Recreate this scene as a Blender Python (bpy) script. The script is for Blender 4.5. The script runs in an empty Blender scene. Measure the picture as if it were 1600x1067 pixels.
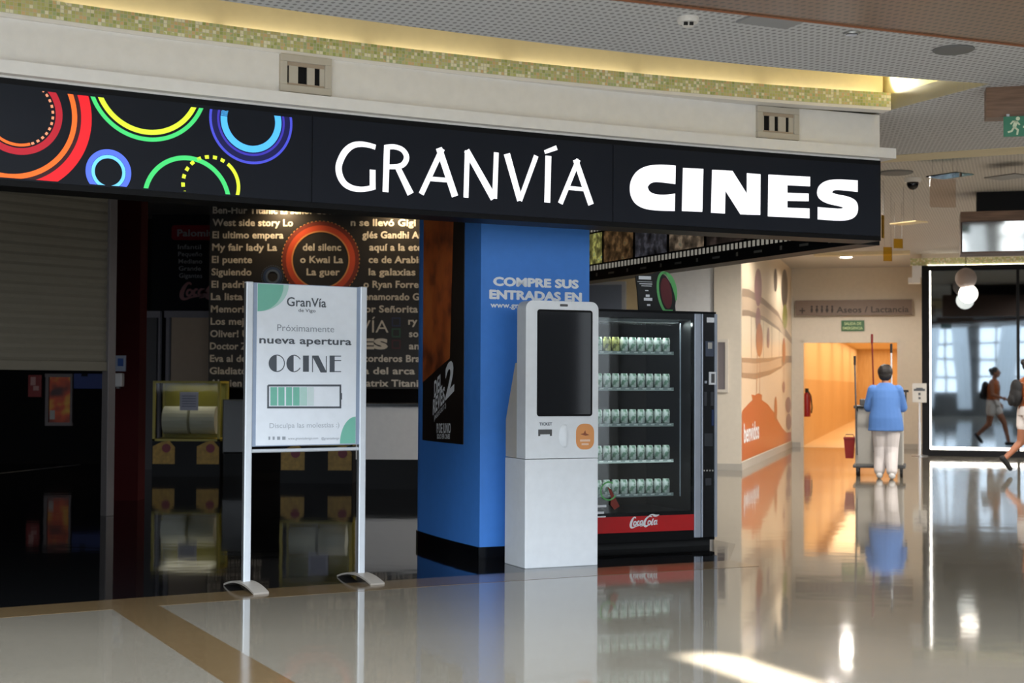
import bpy, math, random
from mathutils import Vector, Matrix, geometry

R = math.radians
random.seed(7)
scene = bpy.context.scene
COL = scene.collection

# ------------------------------------------------------------------ camera
F = 2250.0; CX, CY = 800.0, 533.5
HZ = 1.28
TH = math.atan(66.5 / F)
ROLL = 0.0050
cam_d = bpy.data.cameras.new('camera'); cam = bpy.data.objects.new('camera', cam_d); COL.objects.link(cam)
cam_d.sensor_width = 36.0; cam_d.lens = F * 36.0 / 1600.0
cam_d.clip_start = 0.1; cam_d.clip_end = 300
cam.matrix_world = Matrix.Translation((0, 0, HZ)) @ Matrix.Rotation(math.pi / 2 + TH, 4, 'X') @ Matrix.Rotation(ROLL, 4, 'Z')
cam_d.dof.use_dof = True; cam_d.dof.focus_distance = 9.8; cam_d.dof.aperture_fstop = 3.2
scene.camera = cam

# ------------------------------------------------------------------ view and world
scene.view_settings.view_transform = 'Standard'
scene.view_settings.look = 'None'
scene.view_settings.gamma = 1.0
scene.view_settings.exposure = 0.55
world = bpy.data.worlds.new('world'); scene.world = world; world.use_nodes = True
wb = world.node_tree.nodes['Background']; wb.inputs[0].default_value = (0.62, 0.74, 0.92, 1); wb.inputs[1].default_value = 0.12

def area(name, loc, rot, sx, sy, power, col, spread=180):
    l = bpy.data.lights.new(name, 'AREA'); l.shape = 'RECTANGLE'; l.size = sx; l.size_y = sy
    l.energy = power; l.color = col; l.spread = R(spread)
    o = bpy.data.objects.new(name, l); COL.objects.link(o); o.location = loc; o.rotation_euler = rot
    return o
# daylight: the bays of the tall glazed wall across the hall, and its skylight
DAY = (0.82, 0.91, 1.0)
BAYS = [(-10.5, 4.2), (-5.6, 3.6), (-1.55, 1.1), (0.95, 2.2), (5.2, 3.8), (9.9, 4.0)]   # centre, width
for bx_, bw_ in BAYS:
    area('window_daylight', (bx_, -9.0, 3.6), (R(90), 0, 0), bw_, 5.2, bw_ * 5.2 * 13, DAY)
area('skylight_daylight', (0, -3.0, 8.8), (0, 0, 0), 18, 9, 6600, DAY)
area('floor_streak_lamp', (1.08, 6.5, 3.17), (0, 0, R(24)), 0.07, 0.8, 9, (1.0, 0.95, 0.85), 7)  # added lamp just under the raft, throws the bright streak on the floor

# ------------------------------------------------------------------ maths helpers
def ray(px, py):
    dx, dy = px - CX, py - CY
    c, s = math.cos(ROLL), math.sin(ROLL)
    dx, dy = dx * c + dy * s, -dx * s + dy * c
    u, v = dx / F, -dy / F
    return Vector((u, math.cos(TH) - v * math.sin(TH), math.sin(TH) + v * math.cos(TH)))
def at_z(px, py, z):
    d = ray(px, py); t = (z - HZ) / d.z
    return Vector((d.x * t, d.y * t, z))
def floor_pt(px, py): return at_z(px, py, 0.0)
def at_y(px, py, y):
    d = ray(px, py); t = y / d.y
    return Vector((d.x * t, y, HZ + d.z * t))
class Plane:
    """vertical plane: origin o, horizontal axis at angle a; local x along it, y = behind it"""
    def __init__(s, o, a):
        s.o = Vector((o[0], o[1], 0)); s.a = a
        s.x = Vector((math.cos(a), math.sin(a), 0)); s.n = Vector((-math.sin(a), math.cos(a), 0))
    def pix(s, px, py, d=0.0):      # pixel -> local (x, z) on the plane shifted d behind
        r = ray(px, py); t = (s.o + s.n * d).dot(s.n) / r.dot(s.n)
        p = Vector((0, 0, HZ)) + r * t
        return ((p - s.o).dot(s.x), p.z)
    def w(s, x, y, z): return s.o + s.x * x + s.n * y + Vector((0, 0, z))

# ------------------------------------------------------------------ materials
def lin(c):
    return tuple(((v / 255.0) / 12.92 if v / 255.0 <= 0.04045 else ((v / 255.0 + 0.055) / 1.055) ** 2.4) for v in c)
MATS = {}
def mat(name, col, rough=0.5, metal=0.0, var=0.06, scale=14.0, bump=0.0, spec=0.5, coat=0.0):
    if name in MATS: return MATS[name]
    m = bpy.data.materials.new(name); m.use_nodes = True; nt = m.node_tree
    b = nt.nodes['Principled BSDF']
    c = lin(col)
    tc = nt.nodes.new('ShaderNodeTexCoord'); nz = nt.nodes.new('ShaderNodeTexNoise')
    nz.inputs['Scale'].default_value = scale; nz.inputs['Detail'].default_value = 3
    nt.links.new(tc.outputs['Object'], nz.inputs['Vector'])
    mx = nt.nodes.new('ShaderNodeMix'); mx.data_type = 'RGBA'
    mx.inputs[6].default_value = tuple(v * (1 - var) for v in c) + (1,)
    mx.inputs[7].default_value = tuple(min(1, v * (1 + var)) for v in c) + (1,)
    nt.links.new(nz.outputs['Fac'], mx.inputs[0]); nt.links.new(mx.outputs[2], b.inputs['Base Color'])
    b.inputs['Roughness'].default_value = rough; b.inputs['Metallic'].default_value = metal
    b.inputs['Specular IOR Level'].default_value = spec; b.inputs['Coat Weight'].default_value = coat
    if bump:
        bp = nt.nodes.new('ShaderNodeBump'); bp.inputs['Strength'].default_value = bump; bp.inputs['Distance'].default_value = 0.01
        nt.links.new(nz.outputs['Fac'], bp.inputs['Height']); nt.links.new(bp.outputs[0], b.inputs['Normal'])
    MATS[name] = m
    return m
def emit(name, col, strength=1.0, rough=0.4):
    if name in MATS: return MATS[name]
    m = mat(name, col, rough); b = m.node_tree.nodes['Principled BSDF']
    b.inputs['Emission Color'].default_value = lin(col) + (1,); b.inputs['Emission Strength'].default_value = strength
    return m
def nodes_of(m): return m.node_tree, m.node_tree.nodes, m.node_tree.links, m.node_tree.nodes['Principled BSDF']
def ramp(nt, stops, interp='CONSTANT'):
    r = nt.nodes.new('ShaderNodeValToRGB'); r.color_ramp.interpolation = interp
    els = r.color_ramp.elements
    while len(els) < len(stops): els.new(0.5)
    for e, (p, c) in zip(els, stops): e.position = p; e.color = lin(c) + (1,)
    return r

def make_terrazzo(name, base, dark, light, rough, spec):
    m = mat(name, base, rough, spec=spec); nt, N, L, b = nodes_of(m)
    tc = N.new('ShaderNodeTexCoord')
    v = N.new('ShaderNodeTexVoronoi'); v.inputs['Scale'].default_value = 130; L.new(tc.outputs['Object'], v.inputs['Vector'])
    sp = N.new('ShaderNodeSeparateColor'); L.new(v.outputs['Color'], sp.inputs[0])
    r = ramp(nt, [(0.0, dark), (0.12, base), (0.86, light)]); L.new(sp.outputs[0], r.inputs[0])
    mx = N.new('ShaderNodeMix'); mx.data_type = 'RGBA'; mx.inputs[0].default_value = 0.3
    mx.inputs[6].default_value = lin(base) + (1,); L.new(r.outputs[0], mx.inputs[7]); L.new(mx.outputs[2], b.inputs['Base Color'])
    wv = N.new('ShaderNodeTexNoise'); wv.inputs['Scale'].default_value = 1.6; wv.inputs['Detail'].default_value = 2
    L.new(tc.outputs['Object'], wv.inputs['Vector'])
    bp = N.new('ShaderNodeBump'); bp.inputs['Strength'].default_value = 0.12; bp.inputs['Distance'].default_value = 0.012
    L.new(wv.outputs['Fac'], bp.inputs['Height']); L.new(bp.outputs[0], b.inputs['Normal'])
    return m
M_TERR = make_terrazzo('terrazzo', (116, 109, 97), (86, 80, 70), (138, 131, 120), 0.06, 0.68)
M_TAN = make_terrazzo('tan_terrazzo', (96, 78, 54), (68, 54, 36), (120, 102, 74), 0.12, 0.5)
M_BLACK = make_terrazzo('black_granite', (17, 17, 18), (9, 9, 10), (26, 26, 27), 0.05, 0.35)

def make_ceiling(name, col, ang, dk=0.72):
    m = mat(name, col, 0.7); nt, N, L, b = nodes_of(m)
    tc = N.new('ShaderNodeTexCoord'); mp = N.new('ShaderNodeMapping'); mp.inputs['Rotation'].default_value[2] = ang
    L.new(tc.outputs['Object'], mp.inputs['Vector'])
    cols = []
    for d in ('X', 'Y'):
        w = N.new('ShaderNodeTexWave'); w.bands_direction = d; w.inputs['Scale'].default_value = 7.0 if d == 'X' else 5.0
        L.new(mp.outputs[0], w.inputs['Vector']); cols.append(w)
    mu = N.new('ShaderNodeMath'); mu.operation = 'MULTIPLY'
    L.new(cols[0].outputs['Fac'], mu.inputs[0]); L.new(cols[1].outputs['Fac'], mu.inputs[1])
    r = ramp(nt, [(0.30, col), (0.62, tuple(int(v * dk) for v in col))], 'LINEAR'); L.new(mu.outputs[0], r.inputs[0])
    L.new(r.outputs[0], b.inputs['Base Color'])
    return m
M_CEIL = make_ceiling('perforated_ceiling', (214, 214, 216), R(-24))
M_CEIL2 = make_ceiling('perforated_ceiling_far', (206, 202, 196), R(-16))

def make_mosaic():
    m = mat('mosaic_tiles', (190, 190, 140), 0.25); nt, N, L, b = nodes_of(m)
    uv = N.new('ShaderNodeTexCoord')
    sc = N.new('ShaderNodeVectorMath'); sc.operation = 'SCALE'; sc.inputs['Scale'].default_value = 46.0
    L.new(uv.outputs['UV'], sc.inputs[0])
    fl = N.new('ShaderNodeVectorMath'); fl.operation = 'FLOOR'; L.new(sc.outputs[0], fl.inputs[0])
    wn = N.new('ShaderNodeTexWhiteNoise'); wn.noise_dimensions = '2D'; L.new(fl.outputs[0], wn.inputs['Vector'])
    lo = N.new('ShaderNodeTexNoise'); lo.inputs['Scale'].default_value = 5.0; L.new(uv.outputs['UV'], lo.inputs['Vector'])
    ad = N.new('ShaderNodeMath'); ad.operation = 'MULTIPLY_ADD'; ad.inputs[1].default_value = 0.7
    s2 = N.new('ShaderNodeMath'); s2.operation = 'MULTIPLY'; s2.inputs[1].default_value = 0.35
    L.new(lo.outputs['Fac'], s2.inputs[0]); L.new(wn.outputs['Value'], ad.inputs[0]); L.new(s2.outputs[0], ad.inputs[2])
    r = ramp(nt, [(0.0, (174, 184, 114)), (0.22, (200, 202, 132)), (0.38, (212, 202, 142)), (0.5, (182, 196, 142)), (0.58, (226, 196, 146)), (0.64, (208, 212, 154)), (0.74, (246, 242, 214))])
    L.new(ad.outputs[0], r.inputs[0])
    fr = N.new('ShaderNodeVectorMath'); fr.operation = 'FRACTION'; L.new(sc.outputs[0], fr.inputs[0])
    sx = N.new('ShaderNodeSeparateXYZ'); L.new(fr.outputs[0], sx.inputs[0])
    mn = N.new('ShaderNodeMath'); mn.operation = 'MINIMUM'; L.new(sx.outputs[0], mn.inputs[0]); L.new(sx.outputs[1], mn.inputs[1])
    gt = N.new('ShaderNodeMath'); gt.operation = 'GREATER_THAN'; gt.inputs[1].default_value = 0.12; L.new(mn.outputs[0], gt.inputs[0])
    mx = N.new('ShaderNodeMix'); mx.data_type = 'RGBA'; mx.inputs[6].default_value = lin((208, 204, 180)) + (1,)
    L.new(gt.outputs[0], mx.inputs[0]); L.new(r.outputs[0], mx.inputs[7]); L.new(mx.outputs[2], b.inputs['Base Color'])
    return m
M_MOSAIC = make_mosaic()

def make_wood(name, a, c, scale, rough=0.45):
    m = mat(name, a, rough); nt, N, L, b = nodes_of(m)
    tc = N.new('ShaderNodeTexCoord'); mp = N.new('ShaderNodeMapping'); mp.inputs['Scale'].default_value = scale
    nz = N.new('ShaderNodeTexNoise'); nz.inputs['Scale'].default_value = 4; nz.inputs['Detail'].default_value = 5
    L.new(tc.outputs['Object'], mp.inputs[0]); L.new(mp.outputs[0], nz.inputs['Vector'])
    r = ramp(nt, [(0.35, a), (0.65, c)], 'LINEAR'); L.new(nz.outputs['Fac'], r.inputs[0]); L.new(r.outputs[0], b.inputs['Base Color'])
    return m
M_WOOD = make_wood('brown_wood', (136, 104, 82), (112, 84, 64), (1, 14, 14))
M_PLANK = make_wood('pale_wood_panel', (222, 192, 148), (212, 178, 132), (6, 6, 0.6))
M_RAFT = make_ceiling('perforated_wood_raft', (128, 96, 72), R(-24), 0.55)
nodes_of(M_RAFT)[3].inputs['Roughness'].default_value = 0.3

M_WHITE = mat('white_paint', (240, 236, 231), 0.55)
M_CREAM = mat('cream_paint', (228, 214, 176), 0.6)
M_BEIGE = mat('beige_paint', (214, 204, 188), 0.6)
M_LGREY = mat('light_grey_paint', (230, 230, 230), 0.6)
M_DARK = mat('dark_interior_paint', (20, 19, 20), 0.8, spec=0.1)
M_SOFFIT = mat('dark_soffit', (120, 118, 118), 0.8)
M_BLK = mat('black_plastic', (14, 14, 16), 0.5, spec=0.18)
M_BLKG = mat('black_gloss', (11, 12, 15), 0.15, spec=0.3)
M_NAVY = emit('sign_panel_black', (15, 18, 25), 0.35, 0.3)
M_NAVY.node_tree.nodes['Principled BSDF'].inputs['Specular IOR Level'].default_value = 0.25
M_ALU = mat('brushed_aluminium', (188, 188, 186), 0.32, 0.85)
M_ALUW = mat('anodised_aluminium', (222, 227, 233), 0.38, 0.35)
M_FOOT = mat('grey_cast_foot', (168, 160, 150), 0.45, 0.3)
M_BLUE = mat('blue_paint', (70, 136, 222), 0.45)
M_KW = mat('kiosk_white', (234, 237, 240), 0.35)
M_KG = mat('kiosk_beige_side', (200, 192, 178), 0.45)
M_SCR = mat('glass_black_screen', (14, 15, 18), 0.05, spec=0.45)
M_TXT = mat('white_lettering', (246, 247, 248), 0.5)
M_TXTG = mat('pale_grey_lettering', (190, 186, 178), 0.6)
M_TXTD = mat('dark_grey_print', (78, 84, 92), 0.6)
M_TXTL = mat('light_grey_print', (150, 156, 164), 0.6)
M_PAPER = mat('poster_paper', (230, 235, 242), 0.35)
M_GRN = mat('mint_green_print', (118, 186, 166), 0.5)
M_GRN2 = mat('pale_mint_print', (178, 212, 204), 0.5)
M_RED = mat('vending_red', (196, 22, 26), 0.35)
M_SILV = mat('silver_trim', (176, 182, 194), 0.35, 0.5)
M_YEL = mat('yellow_trim', (168, 152, 40), 0.4)
M_REDW = mat('dark_red_paint', (54, 10, 12), 0.8, spec=0.1)
M_SHUT = mat('shutter_metal', (120, 113, 98), 0.6, 0.1, spec=0.3)
M_SKIN = mat('skin', (176, 120, 92), 0.55)
M_SKIN2 = mat('tanned_skin', (160, 104, 76), 0.55)
M_HAIR = mat('dark_hair', (26, 20, 18), 0.6, bump=0.4, scale=60)
M_TUNIC = mat('blue_tunic_cloth', (78, 120, 184), 0.8, bump=0.3, scale=9)
M_TROUS = mat('white_trouser_cloth', (214, 206, 204), 0.8, bump=0.3, scale=9)
M_SHOE = mat('white_shoe', (206, 204, 202), 0.5)
M_CART = mat('cart_grey_plastic', (176, 172, 164), 0.5)
M_CARTD = mat('cart_dark_plastic', (84, 84, 84), 0.5)
M_BUCK = mat('red_bucket', (150, 34, 28), 0.45)
M_RUB = mat('rubber_black', (20, 20, 20), 0.7)

def make_glass(name, tint, refl):
    m = bpy.data.materials.new(name); m.use_nodes = True; nt = m.node_tree; nt.nodes.clear()
    out = nt.nodes.new('ShaderNodeOutputMaterial'); tr = nt.nodes.new('ShaderNodeBsdfTransparent'); gl = nt.nodes.new('ShaderNodeBsdfGlossy')
    fr = nt.nodes.new('ShaderNodeFresnel'); fr.inputs[0].default_value = refl
    nz = nt.nodes.new('ShaderNodeTexNoise'); nz.inputs['Scale'].default_value = 0.8
    bp = nt.nodes.new('ShaderNodeBump'); bp.inputs['Strength'].default_value = 0.03; bp.inputs['Distance'].default_value = 0.01
    nt.links.new(nz.outputs['Fac'], bp.inputs['Height']); nt.links.new(bp.outputs[0], gl.inputs['Normal'])
    tr.inputs[0].default_value = tint + (1,); gl.inputs['Roughness'].default_value = 0.02
    mx = nt.nodes.new('ShaderNodeMixShader'); nt.links.new(fr.outputs[0], mx.inputs[0]); nt.links.new(tr.outputs[0], mx.inputs[1]); nt.links.new(gl.outputs[0], mx.inputs[2])
    nt.links.new(mx.outputs[0], out.inputs[0])
    return m
M_GLASS = make_glass('clear_glass', (0.86, 0.9, 0.9), 1.55)
M_TEAL = make_glass('teal_acrylic', (0.30, 0.55, 0.55), 1.5)
M_PINKA = make_glass('clear_acrylic', (0.90, 0.84, 0.80), 1.5)
M_YELA = make_glass('yellow_acrylic', (0.85, 0.68, 0.2), 1.5)
M_MIRR = mat('dark_mirror_glass', (120, 128, 134), 0.03, 1.0, var=0.02)
ntm, Nm, Lm, bm_ = nodes_of(M_MIRR)
nzm = Nm.new('ShaderNodeTexNoise'); nzm.inputs['Scale'].default_value = 1.6
bpm = Nm.new('ShaderNodeBump'); bpm.inputs['Strength'].default_value = 0.16; bpm.inputs['Distance'].default_value = 0.02
Lm.new(nzm.outputs['Fac'], bpm.inputs['Height']); Lm.new(bpm.outputs[0], bm_.inputs['Normal'])

# ------------------------------------------------------------------ mesh builder
class MB:
    def __init__(s): s.v = []; s.f = []; s.m = []
    def add(s, vs, fs, m=0):
        k = len(s.v); s.v += [tuple(v) for v in vs]
        for f in fs: s.f.append(tuple(i + k for i in f)); s.m.append(m)
        return s
    def box(s, x0, x1, y0, y1, z0, z1, m=0, fn=None):
        vs = [(x, y, z) for x in (x0, x1) for y in (y0, y1) for z in (z0, z1)]
        if fn: vs = [fn(*v) for v in vs]
        return s.add(vs, [(0, 1, 3, 2), (4, 6, 7, 5), (0, 4, 5, 1), (2, 3, 7, 6), (0, 2, 6, 4), (1, 5, 7, 3)], m)
    def poly(s, p2, fn, m=0):                      # flat filled polygon
        tri = geometry.tessellate_polygon([[Vector((a, b, 0)) for a, b in p2]])
        return s.add([fn(a, b) for a, b in p2], tri, m)
    def prism(s, p2, f0, f1, m=0):                 # polygon extruded between two maps
        n = len(p2); tri = [tuple(t) for t in geometry.tessellate_polygon([[Vector((a, b, 0)) for a, b in p2]])]
        vs = [f0(a, b) for a, b in p2] + [f1(a, b) for a, b in p2]
        fs = tri + [tuple(i + n for i in reversed(t)) for t in tri] + [(i, (i + 1) % n, (i + 1) % n + n, i + n) for i in range(n)]
        return s.add(vs, fs, m)
    def tube(s, path, rad, n=10, m=0, cap=True):
        path = [Vector(p) for p in path]; k = len(path)
        if not hasattr(rad, '__len__'): rad = [rad] * k
        rings = []
        for i, p in enumerate(path):
            t = (path[min(i + 1, k - 1)] - path[max(i - 1, 0)]).normalized()
            a = t.cross(Vector((0, 0, 1)) if abs(t.z) < 0.9 else Vector((1, 0, 0))).normalized(); b = t.cross(a)
            rings.append([p + (a * math.cos(q) + b * math.sin(q)) * rad[i] for q in [2 * math.pi * j / n for j in range(n)]])
        return s.loft(rings, m, cap)
    def loft(s, rings, m=0, cap=True):
        n = len(rings[0]); vs = [p for r in rings for p in r]; fs = []
        for i in range(len(rings) - 1):
            for j in range(n): fs.append((i * n + j, i * n + (j + 1) % n, (i + 1) * n + (j + 1) % n, (i + 1) * n + j))
        if cap: fs.append(tuple(reversed(range(n)))); fs.append(tuple((len(rings) - 1) * n + j for j in range(n)))
        return s.add(vs, fs, m)
    def lathe(s, prof, c=(0, 0, 0), n=24, m=0):
        return s.loft([[(c[0] + r * math.cos(2 * math.pi * j / n), c[1] + r * math.sin(2 * math.pi * j / n), c[2] + z) for j in range(n)] for r, z in prof], m)
    def ball(s, c, r, n=16, m=0):
        if not hasattr(r, '__len__'): r = (r, r, r)
        k = n // 2; prof = [(max(1e-4, math.sin(math.pi * i / k)), -math.cos(math.pi * i / k)) for i in range(k + 1)]
        return s.loft([[(c[0] + a * r[0] * math.cos(2 * math.pi * j / n), c[1] + a * r[1] * math.sin(2 * math.pi * j / n), c[2] + z * r[2]) for j in range(n)] for a, z in prof], m)
    def stroke(s, pts, w, fn, m=0):                # thick polyline, w scalar or per point
        k = len(pts)
        if not hasattr(w, '__len__'): w = [w] * k
        L_, R_ = [], []
        for i, (x, y) in enumerate(pts):
            ns = []
            for a, b in ((i - 1, i), (i, i + 1)):
                if 0 <= a and b < k:
                    dx, dy = pts[b][0] - pts[a][0], pts[b][1] - pts[a][1]; q = math.hypot(dx, dy) or 1
                    ns.append((-dy / q, dx / q))
            nx, ny = sum(v[0] for v in ns), sum(v[1] for v in ns); q = math.hypot(nx, ny) or 1
            nx, ny = nx / q, ny / q
            sc = 1 / max(0.5, nx * ns[0][0] + ny * ns[0][1])
            L_.append((x + nx * w[i] / 2 * sc, y + ny * w[i] / 2 * sc)); R_.append((x - nx * w[i] / 2 * sc, y - ny * w[i] / 2 * sc))
        vs = [fn(*p) for p in L_ + R_]
        return s.add(vs, [(i, i + 1, k + i + 1, k + i) for i in range(k - 1)], m)
    def ring(s, cx, cy, r0, r1, fn, a0=0, a1=360, m=0, n=96, lo=None, hi=None, dash=0):
        for i in range(n):
            if dash and (i // dash) % 2: continue
            q0, q1 = R(a0 + (a1 - a0) * i / n), R(a0 + (a1 - a0) * (i + 1) / n)
            p = [(cx + r * math.cos(q), cy + r * math.sin(q)) for r, q in ((r0, q0), (r1, q0), (r1, q1), (r0, q1))]
            for lim, sg in ((lo, 1), (hi, -1)):
                if lim is None: continue
                out = []
                for j in range(len(p)):
                    a, b = p[j], p[(j + 1) % len(p)]
                    ia, ib = (a[1] - lim) * sg >= 0, (b[1] - lim) * sg >= 0
                    if ia: out.append(a)
                    if ia != ib:
                        t = (lim - a[1]) / (b[1] - a[1]); out.append((a[0] + (b[0] - a[0]) * t, lim))
                p = out
            if len(p) >= 3: s.add([fn(*q) for q in p], [tuple(range(len(p)))], m)
        return s
    def build(s, name, mats, parent=None, loc=(0, 0, 0), rotz=0, smooth=False, bevel=0, recalc=True):
        me = bpy.data.meshes.new(name); me.from_pydata(s.v, [], s.f)
        if not isinstance(mats, (list, tuple)): mats = [mats]
        for mt in mats: me.materials.append(mt)
        me.polygons.foreach_set('material_index', s.m)
        if recalc:
            import bmesh
            bm = bmesh.new(); bm.from_mesh(me); bmesh.ops.recalc_face_normals(bm, faces=bm.faces[:]); bm.to_mesh(me); bm.free()
        if smooth: me.polygons.foreach_set('use_smooth', [True] * len(me.polygons))
        me.update()
        o = bpy.data.objects.new(name, me); COL.objects.link(o); o.location = loc; o.rotation_euler = (0, 0, rotz)
        if parent: o.parent = parent
        if bevel:
            md = o.modifiers.new('bevel', 'BEVEL'); md.width = bevel; md.segments = 2; md.limit_method = 'ANGLE'
        return o

def tag(o, label, cat, group=None, kind=None):
    o['label'] = label; o['category'] = cat
    if group: o['group'] = group
    if kind: o['kind'] = kind
    return o
def thing(name, label, cat, loc=(0, 0, 0), rotz=0, group=None, kind=None):
    o = bpy.data.objects.new(name, None); COL.objects.link(o); o.empty_display_size = 0.2
    o.location = loc; o.rotation_euler = (0, 0, rotz)
    return tag(o, label, cat, group, kind)
def struct(name, mb, mats, **k):
    o = mb.build(name, mats, **k); o['kind'] = 'structure'; return o

# ------------------------------------------------------------------ lettering
_TX = {}
def glyphs(body, bold=0.0, shear=0.0):
    key = (body, bold, shear)
    if key in _TX: return _TX[key]
    cu = bpy.data.curves.new('t', 'FONT'); cu.body = body; cu.offset = bold; cu.shear = shear; cu.resolution_u = 3; cu.fill_mode = 'FRONT'
    cu.space_character = 1.0 + bold * 1.2
    o = bpy.data.objects.new('t', cu); COL.objects.link(o)
    dg = bpy.context.evaluated_depsgraph_get(); me = bpy.data.meshes.new_from_object(o.evaluated_get(dg))
    v = [(p.co.x, p.co.y) for p in me.vertices]; f = [tuple(p.vertices) for p in me.polygons]
    bpy.data.objects.remove(o); bpy.data.curves.remove(cu); bpy.data.meshes.remove(me)
    _TX[key] = (v, f); return v, f
def text(mb, body, fn, x0, z0, cap, x1=None, xs=1.0, bold=0.0, m=0, shear=0.0, center=None):
    """baseline at z0, cap height cap; x1 fits the width"""
    v, f = glyphs(body, bold, shear)
    if not v: return
    hv, _ = glyphs('H', bold, shear); k = cap / (max(p[1] for p in hv) - min(p[1] for p in hv))
    a, b = min(p[0] for p in v), max(p[0] for p in v)
    kx = k * xs if x1 is None else (x1 - x0) / (b - a)
    if center is not None: x0 = center - (b - a) * kx / 2
    mb.add([fn(x0 + (p[0] - a) * kx, z0 + p[1] * k) for p in v], f, m)

def remesh(mb, name, mats, parent, voxel=0.008, smooth_it=4):
    o = mb.build('tmp', mats)
    md = o.modifiers.new('r', 'REMESH'); md.mode = 'VOXEL'; md.voxel_size = voxel; md.use_smooth_shade = True
    ms = o.modifiers.new('s', 'SMOOTH'); ms.iterations = smooth_it; ms.factor = 0.5
    dg = bpy.context.evaluated_depsgraph_get(); me = bpy.data.meshes.new_from_object(o.evaluated_get(dg))
    bpy.data.objects.remove(o)
    me.name = name
    r = bpy.data.objects.new(name, me); COL.objects.link(r); r.parent = parent
    return r
def capsule(mb, p0, r0, p1, r1, n=12):
    p0, p1 = Vector(p0), Vector(p1)
    mb.tube([p0.lerp(p1, t) for t in (0, 0.33, 0.66, 1)], [r0 + (r1 - r0) * t for t in (0, 0.33, 0.66, 1)], n)
    mb.ball(p0, r0, n); mb.ball(p1, r1, n)

# ------------------------------------------------------------------ plan curves
class Curve:
    """Y = quadratic of X through given points, measured by arc length from X = 0"""
    def __init__(s, pts):
        A = [[0.0] * 4 for _ in range(3)]
        for x, y in pts:
            for i in range(3):
                for j in range(3): A[i][j] += x ** (i + j)
                A[i][3] += y * x ** i
        for i in range(3):
            p = A[i][i]
            for j in range(i, 4): A[i][j] /= p
            for k in range(3):
                if k != i:
                    q = A[k][i]
                    for j in range(i, 4): A[k][j] -= q * A[i][j]
        s.c = [A[i][3] for i in range(3)]
        s.xs = [-9 + 0.01 * i for i in range(1401)]; s.ss = [0.0]
        for a, b in zip(s.xs, s.xs[1:]): s.ss.append(s.ss[-1] + math.hypot(b - a, s.Y(b) - s.Y(a)))
        z = s.ss[900]; s.ss = [v - z for v in s.ss]
    def Y(s, x): return s.c[0] + s.c[1] * x + s.c[2] * x * x
    def x_of(s, q):
        import bisect
        i = max(1, min(len(s.ss) - 1, bisect.bisect(s.ss, q))); t = (q - s.ss[i - 1]) / (s.ss[i] - s.ss[i - 1])
        return s.xs[i - 1] + t * (s.xs[i] - s.xs[i - 1])
    def w(s, q, d, z):                # d toward the viewer
        x = s.x_of(q); t = s.c[1] + 2 * s.c[2] * x; l = math.hypot(1, t)
        return Vector((x + t / l * d, s.Y(x) - d / l, z))
    def pix(s, px, py):               # pixel -> (arc length, z)
        r = ray(px, py); k = r.x / r.y
        a, b, c = s.c[2] * 1.0, s.c[1] - 1.0 / k if abs(k) > 1e-9 else None, s.c[0]
        lo, hi = -9.0, 5.0
        f = lambda x: x - k * s.Y(x)
        for _ in range(60):
            mid = (lo + hi) / 2
            if f(mid) > 0: hi = mid
            else: lo = mid
        x = (lo + hi) / 2; t = s.Y(x) / r.y
        import bisect
        i = max(1, bisect.bisect(s.xs, x)); q = s.ss[i - 1] + (x - s.xs[i - 1]) / 0.01 * (s.ss[min(i, len(s.ss) - 1)] - s.ss[i - 1])
        return q, HZ + r.z * t
def curve_slab(mb, C, s0, s1, d0, d1, z0, z1, m=0, n=40):
    rings = [[C.w(s0 + (s1 - s0) * i / n, d, z) for d, z in ((d0, z0), (d1, z0), (d1, z1), (d0, z1))] for i in range(n + 1)]
    return mb.loft(rings, m)
ZB, ZT = 2.38, 2.99
SIGN = Curve([at_z(x, y, ZB)[:2] for x, y in ((0, 290), (270, 309), (540, 327), (750, 342), (960, 355), (1376, 376))])
EDGE = Curve([floor_pt(x, y)[:2] for x, y in ((0, 950), (161, 938), (394, 921), (720, 900), (1000, 884), (1130, 876))])
MOS = Curve([at_z(x, y, 3.33)[:2] for x, y in ((0, 25), (125, 42), (540, 94), (900, 135.6), (1392, 172))])
LIP = Curve([at_z(x, y, 3.35)[:2] for x, y in ((337, 0), (540, 27), (900, 74), (1392, 120), (1547, 131))])
UA = math.atan2(0.409, 0.912)
U = Vector((math.cos(UA), math.sin(UA), 0)); V = Vector((-math.sin(UA), math.cos(UA), 0))
DA = math.atan2(-0.274, 0.962)
E_ = Vector((math.cos(DA), math.sin(DA), 0)); D_ = Vector((-math.sin(DA), math.cos(DA), 0))
S_END = SIGN.pix(1376, 310)[0]; S_BEG = SIGN.pix(-260, 250)[0]
CORNER = SIGN.w(S_END, 0, 0)

# ================================================================== SETTING
# floors
struct('floor', MB().box(-14, 16, -10, 62, -0.12, 0), M_TERR)
e0, e1 = EDGE.pix(-260, 960)[0], EDGE.pix(1139, 876)[0]
EEND = EDGE.w(e1, 0, 0)
eb = [EDGE.w(e0 + (e1 - e0) * i / 40, 0, 0)[:2] for i in range(41)]
VC = floor_pt(1150, 850); far = VC + V * 11.5
bp2 = eb + [(VC.x, VC.y), (far.x, far.y), (-12, far.y + 1), (-12, eb[0][1])]
struct('floor_black', MB().prism(bp2, lambda a, b: (a, b, -0.02), lambda a, b: (a, b, 0.001)), M_BLACK)
mb = MB()
curve_slab(mb, EDGE, e0, e1 + 0.02, 0.0, 0.36, -0.02, 0.0012)
bl0, bl1 = EDGE.pix(161, 938)[0], EDGE.pix(250, 945)[0]
q0, q1 = floor_pt(161, 942), floor_pt(250, 947); q2, q3 = floor_pt(461, 1067), floor_pt(350, 1067)
q2 = q2 + (q2 - q1).normalized() * 3; q3 = q3 + (q3 - q0).normalized() * 3
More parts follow.
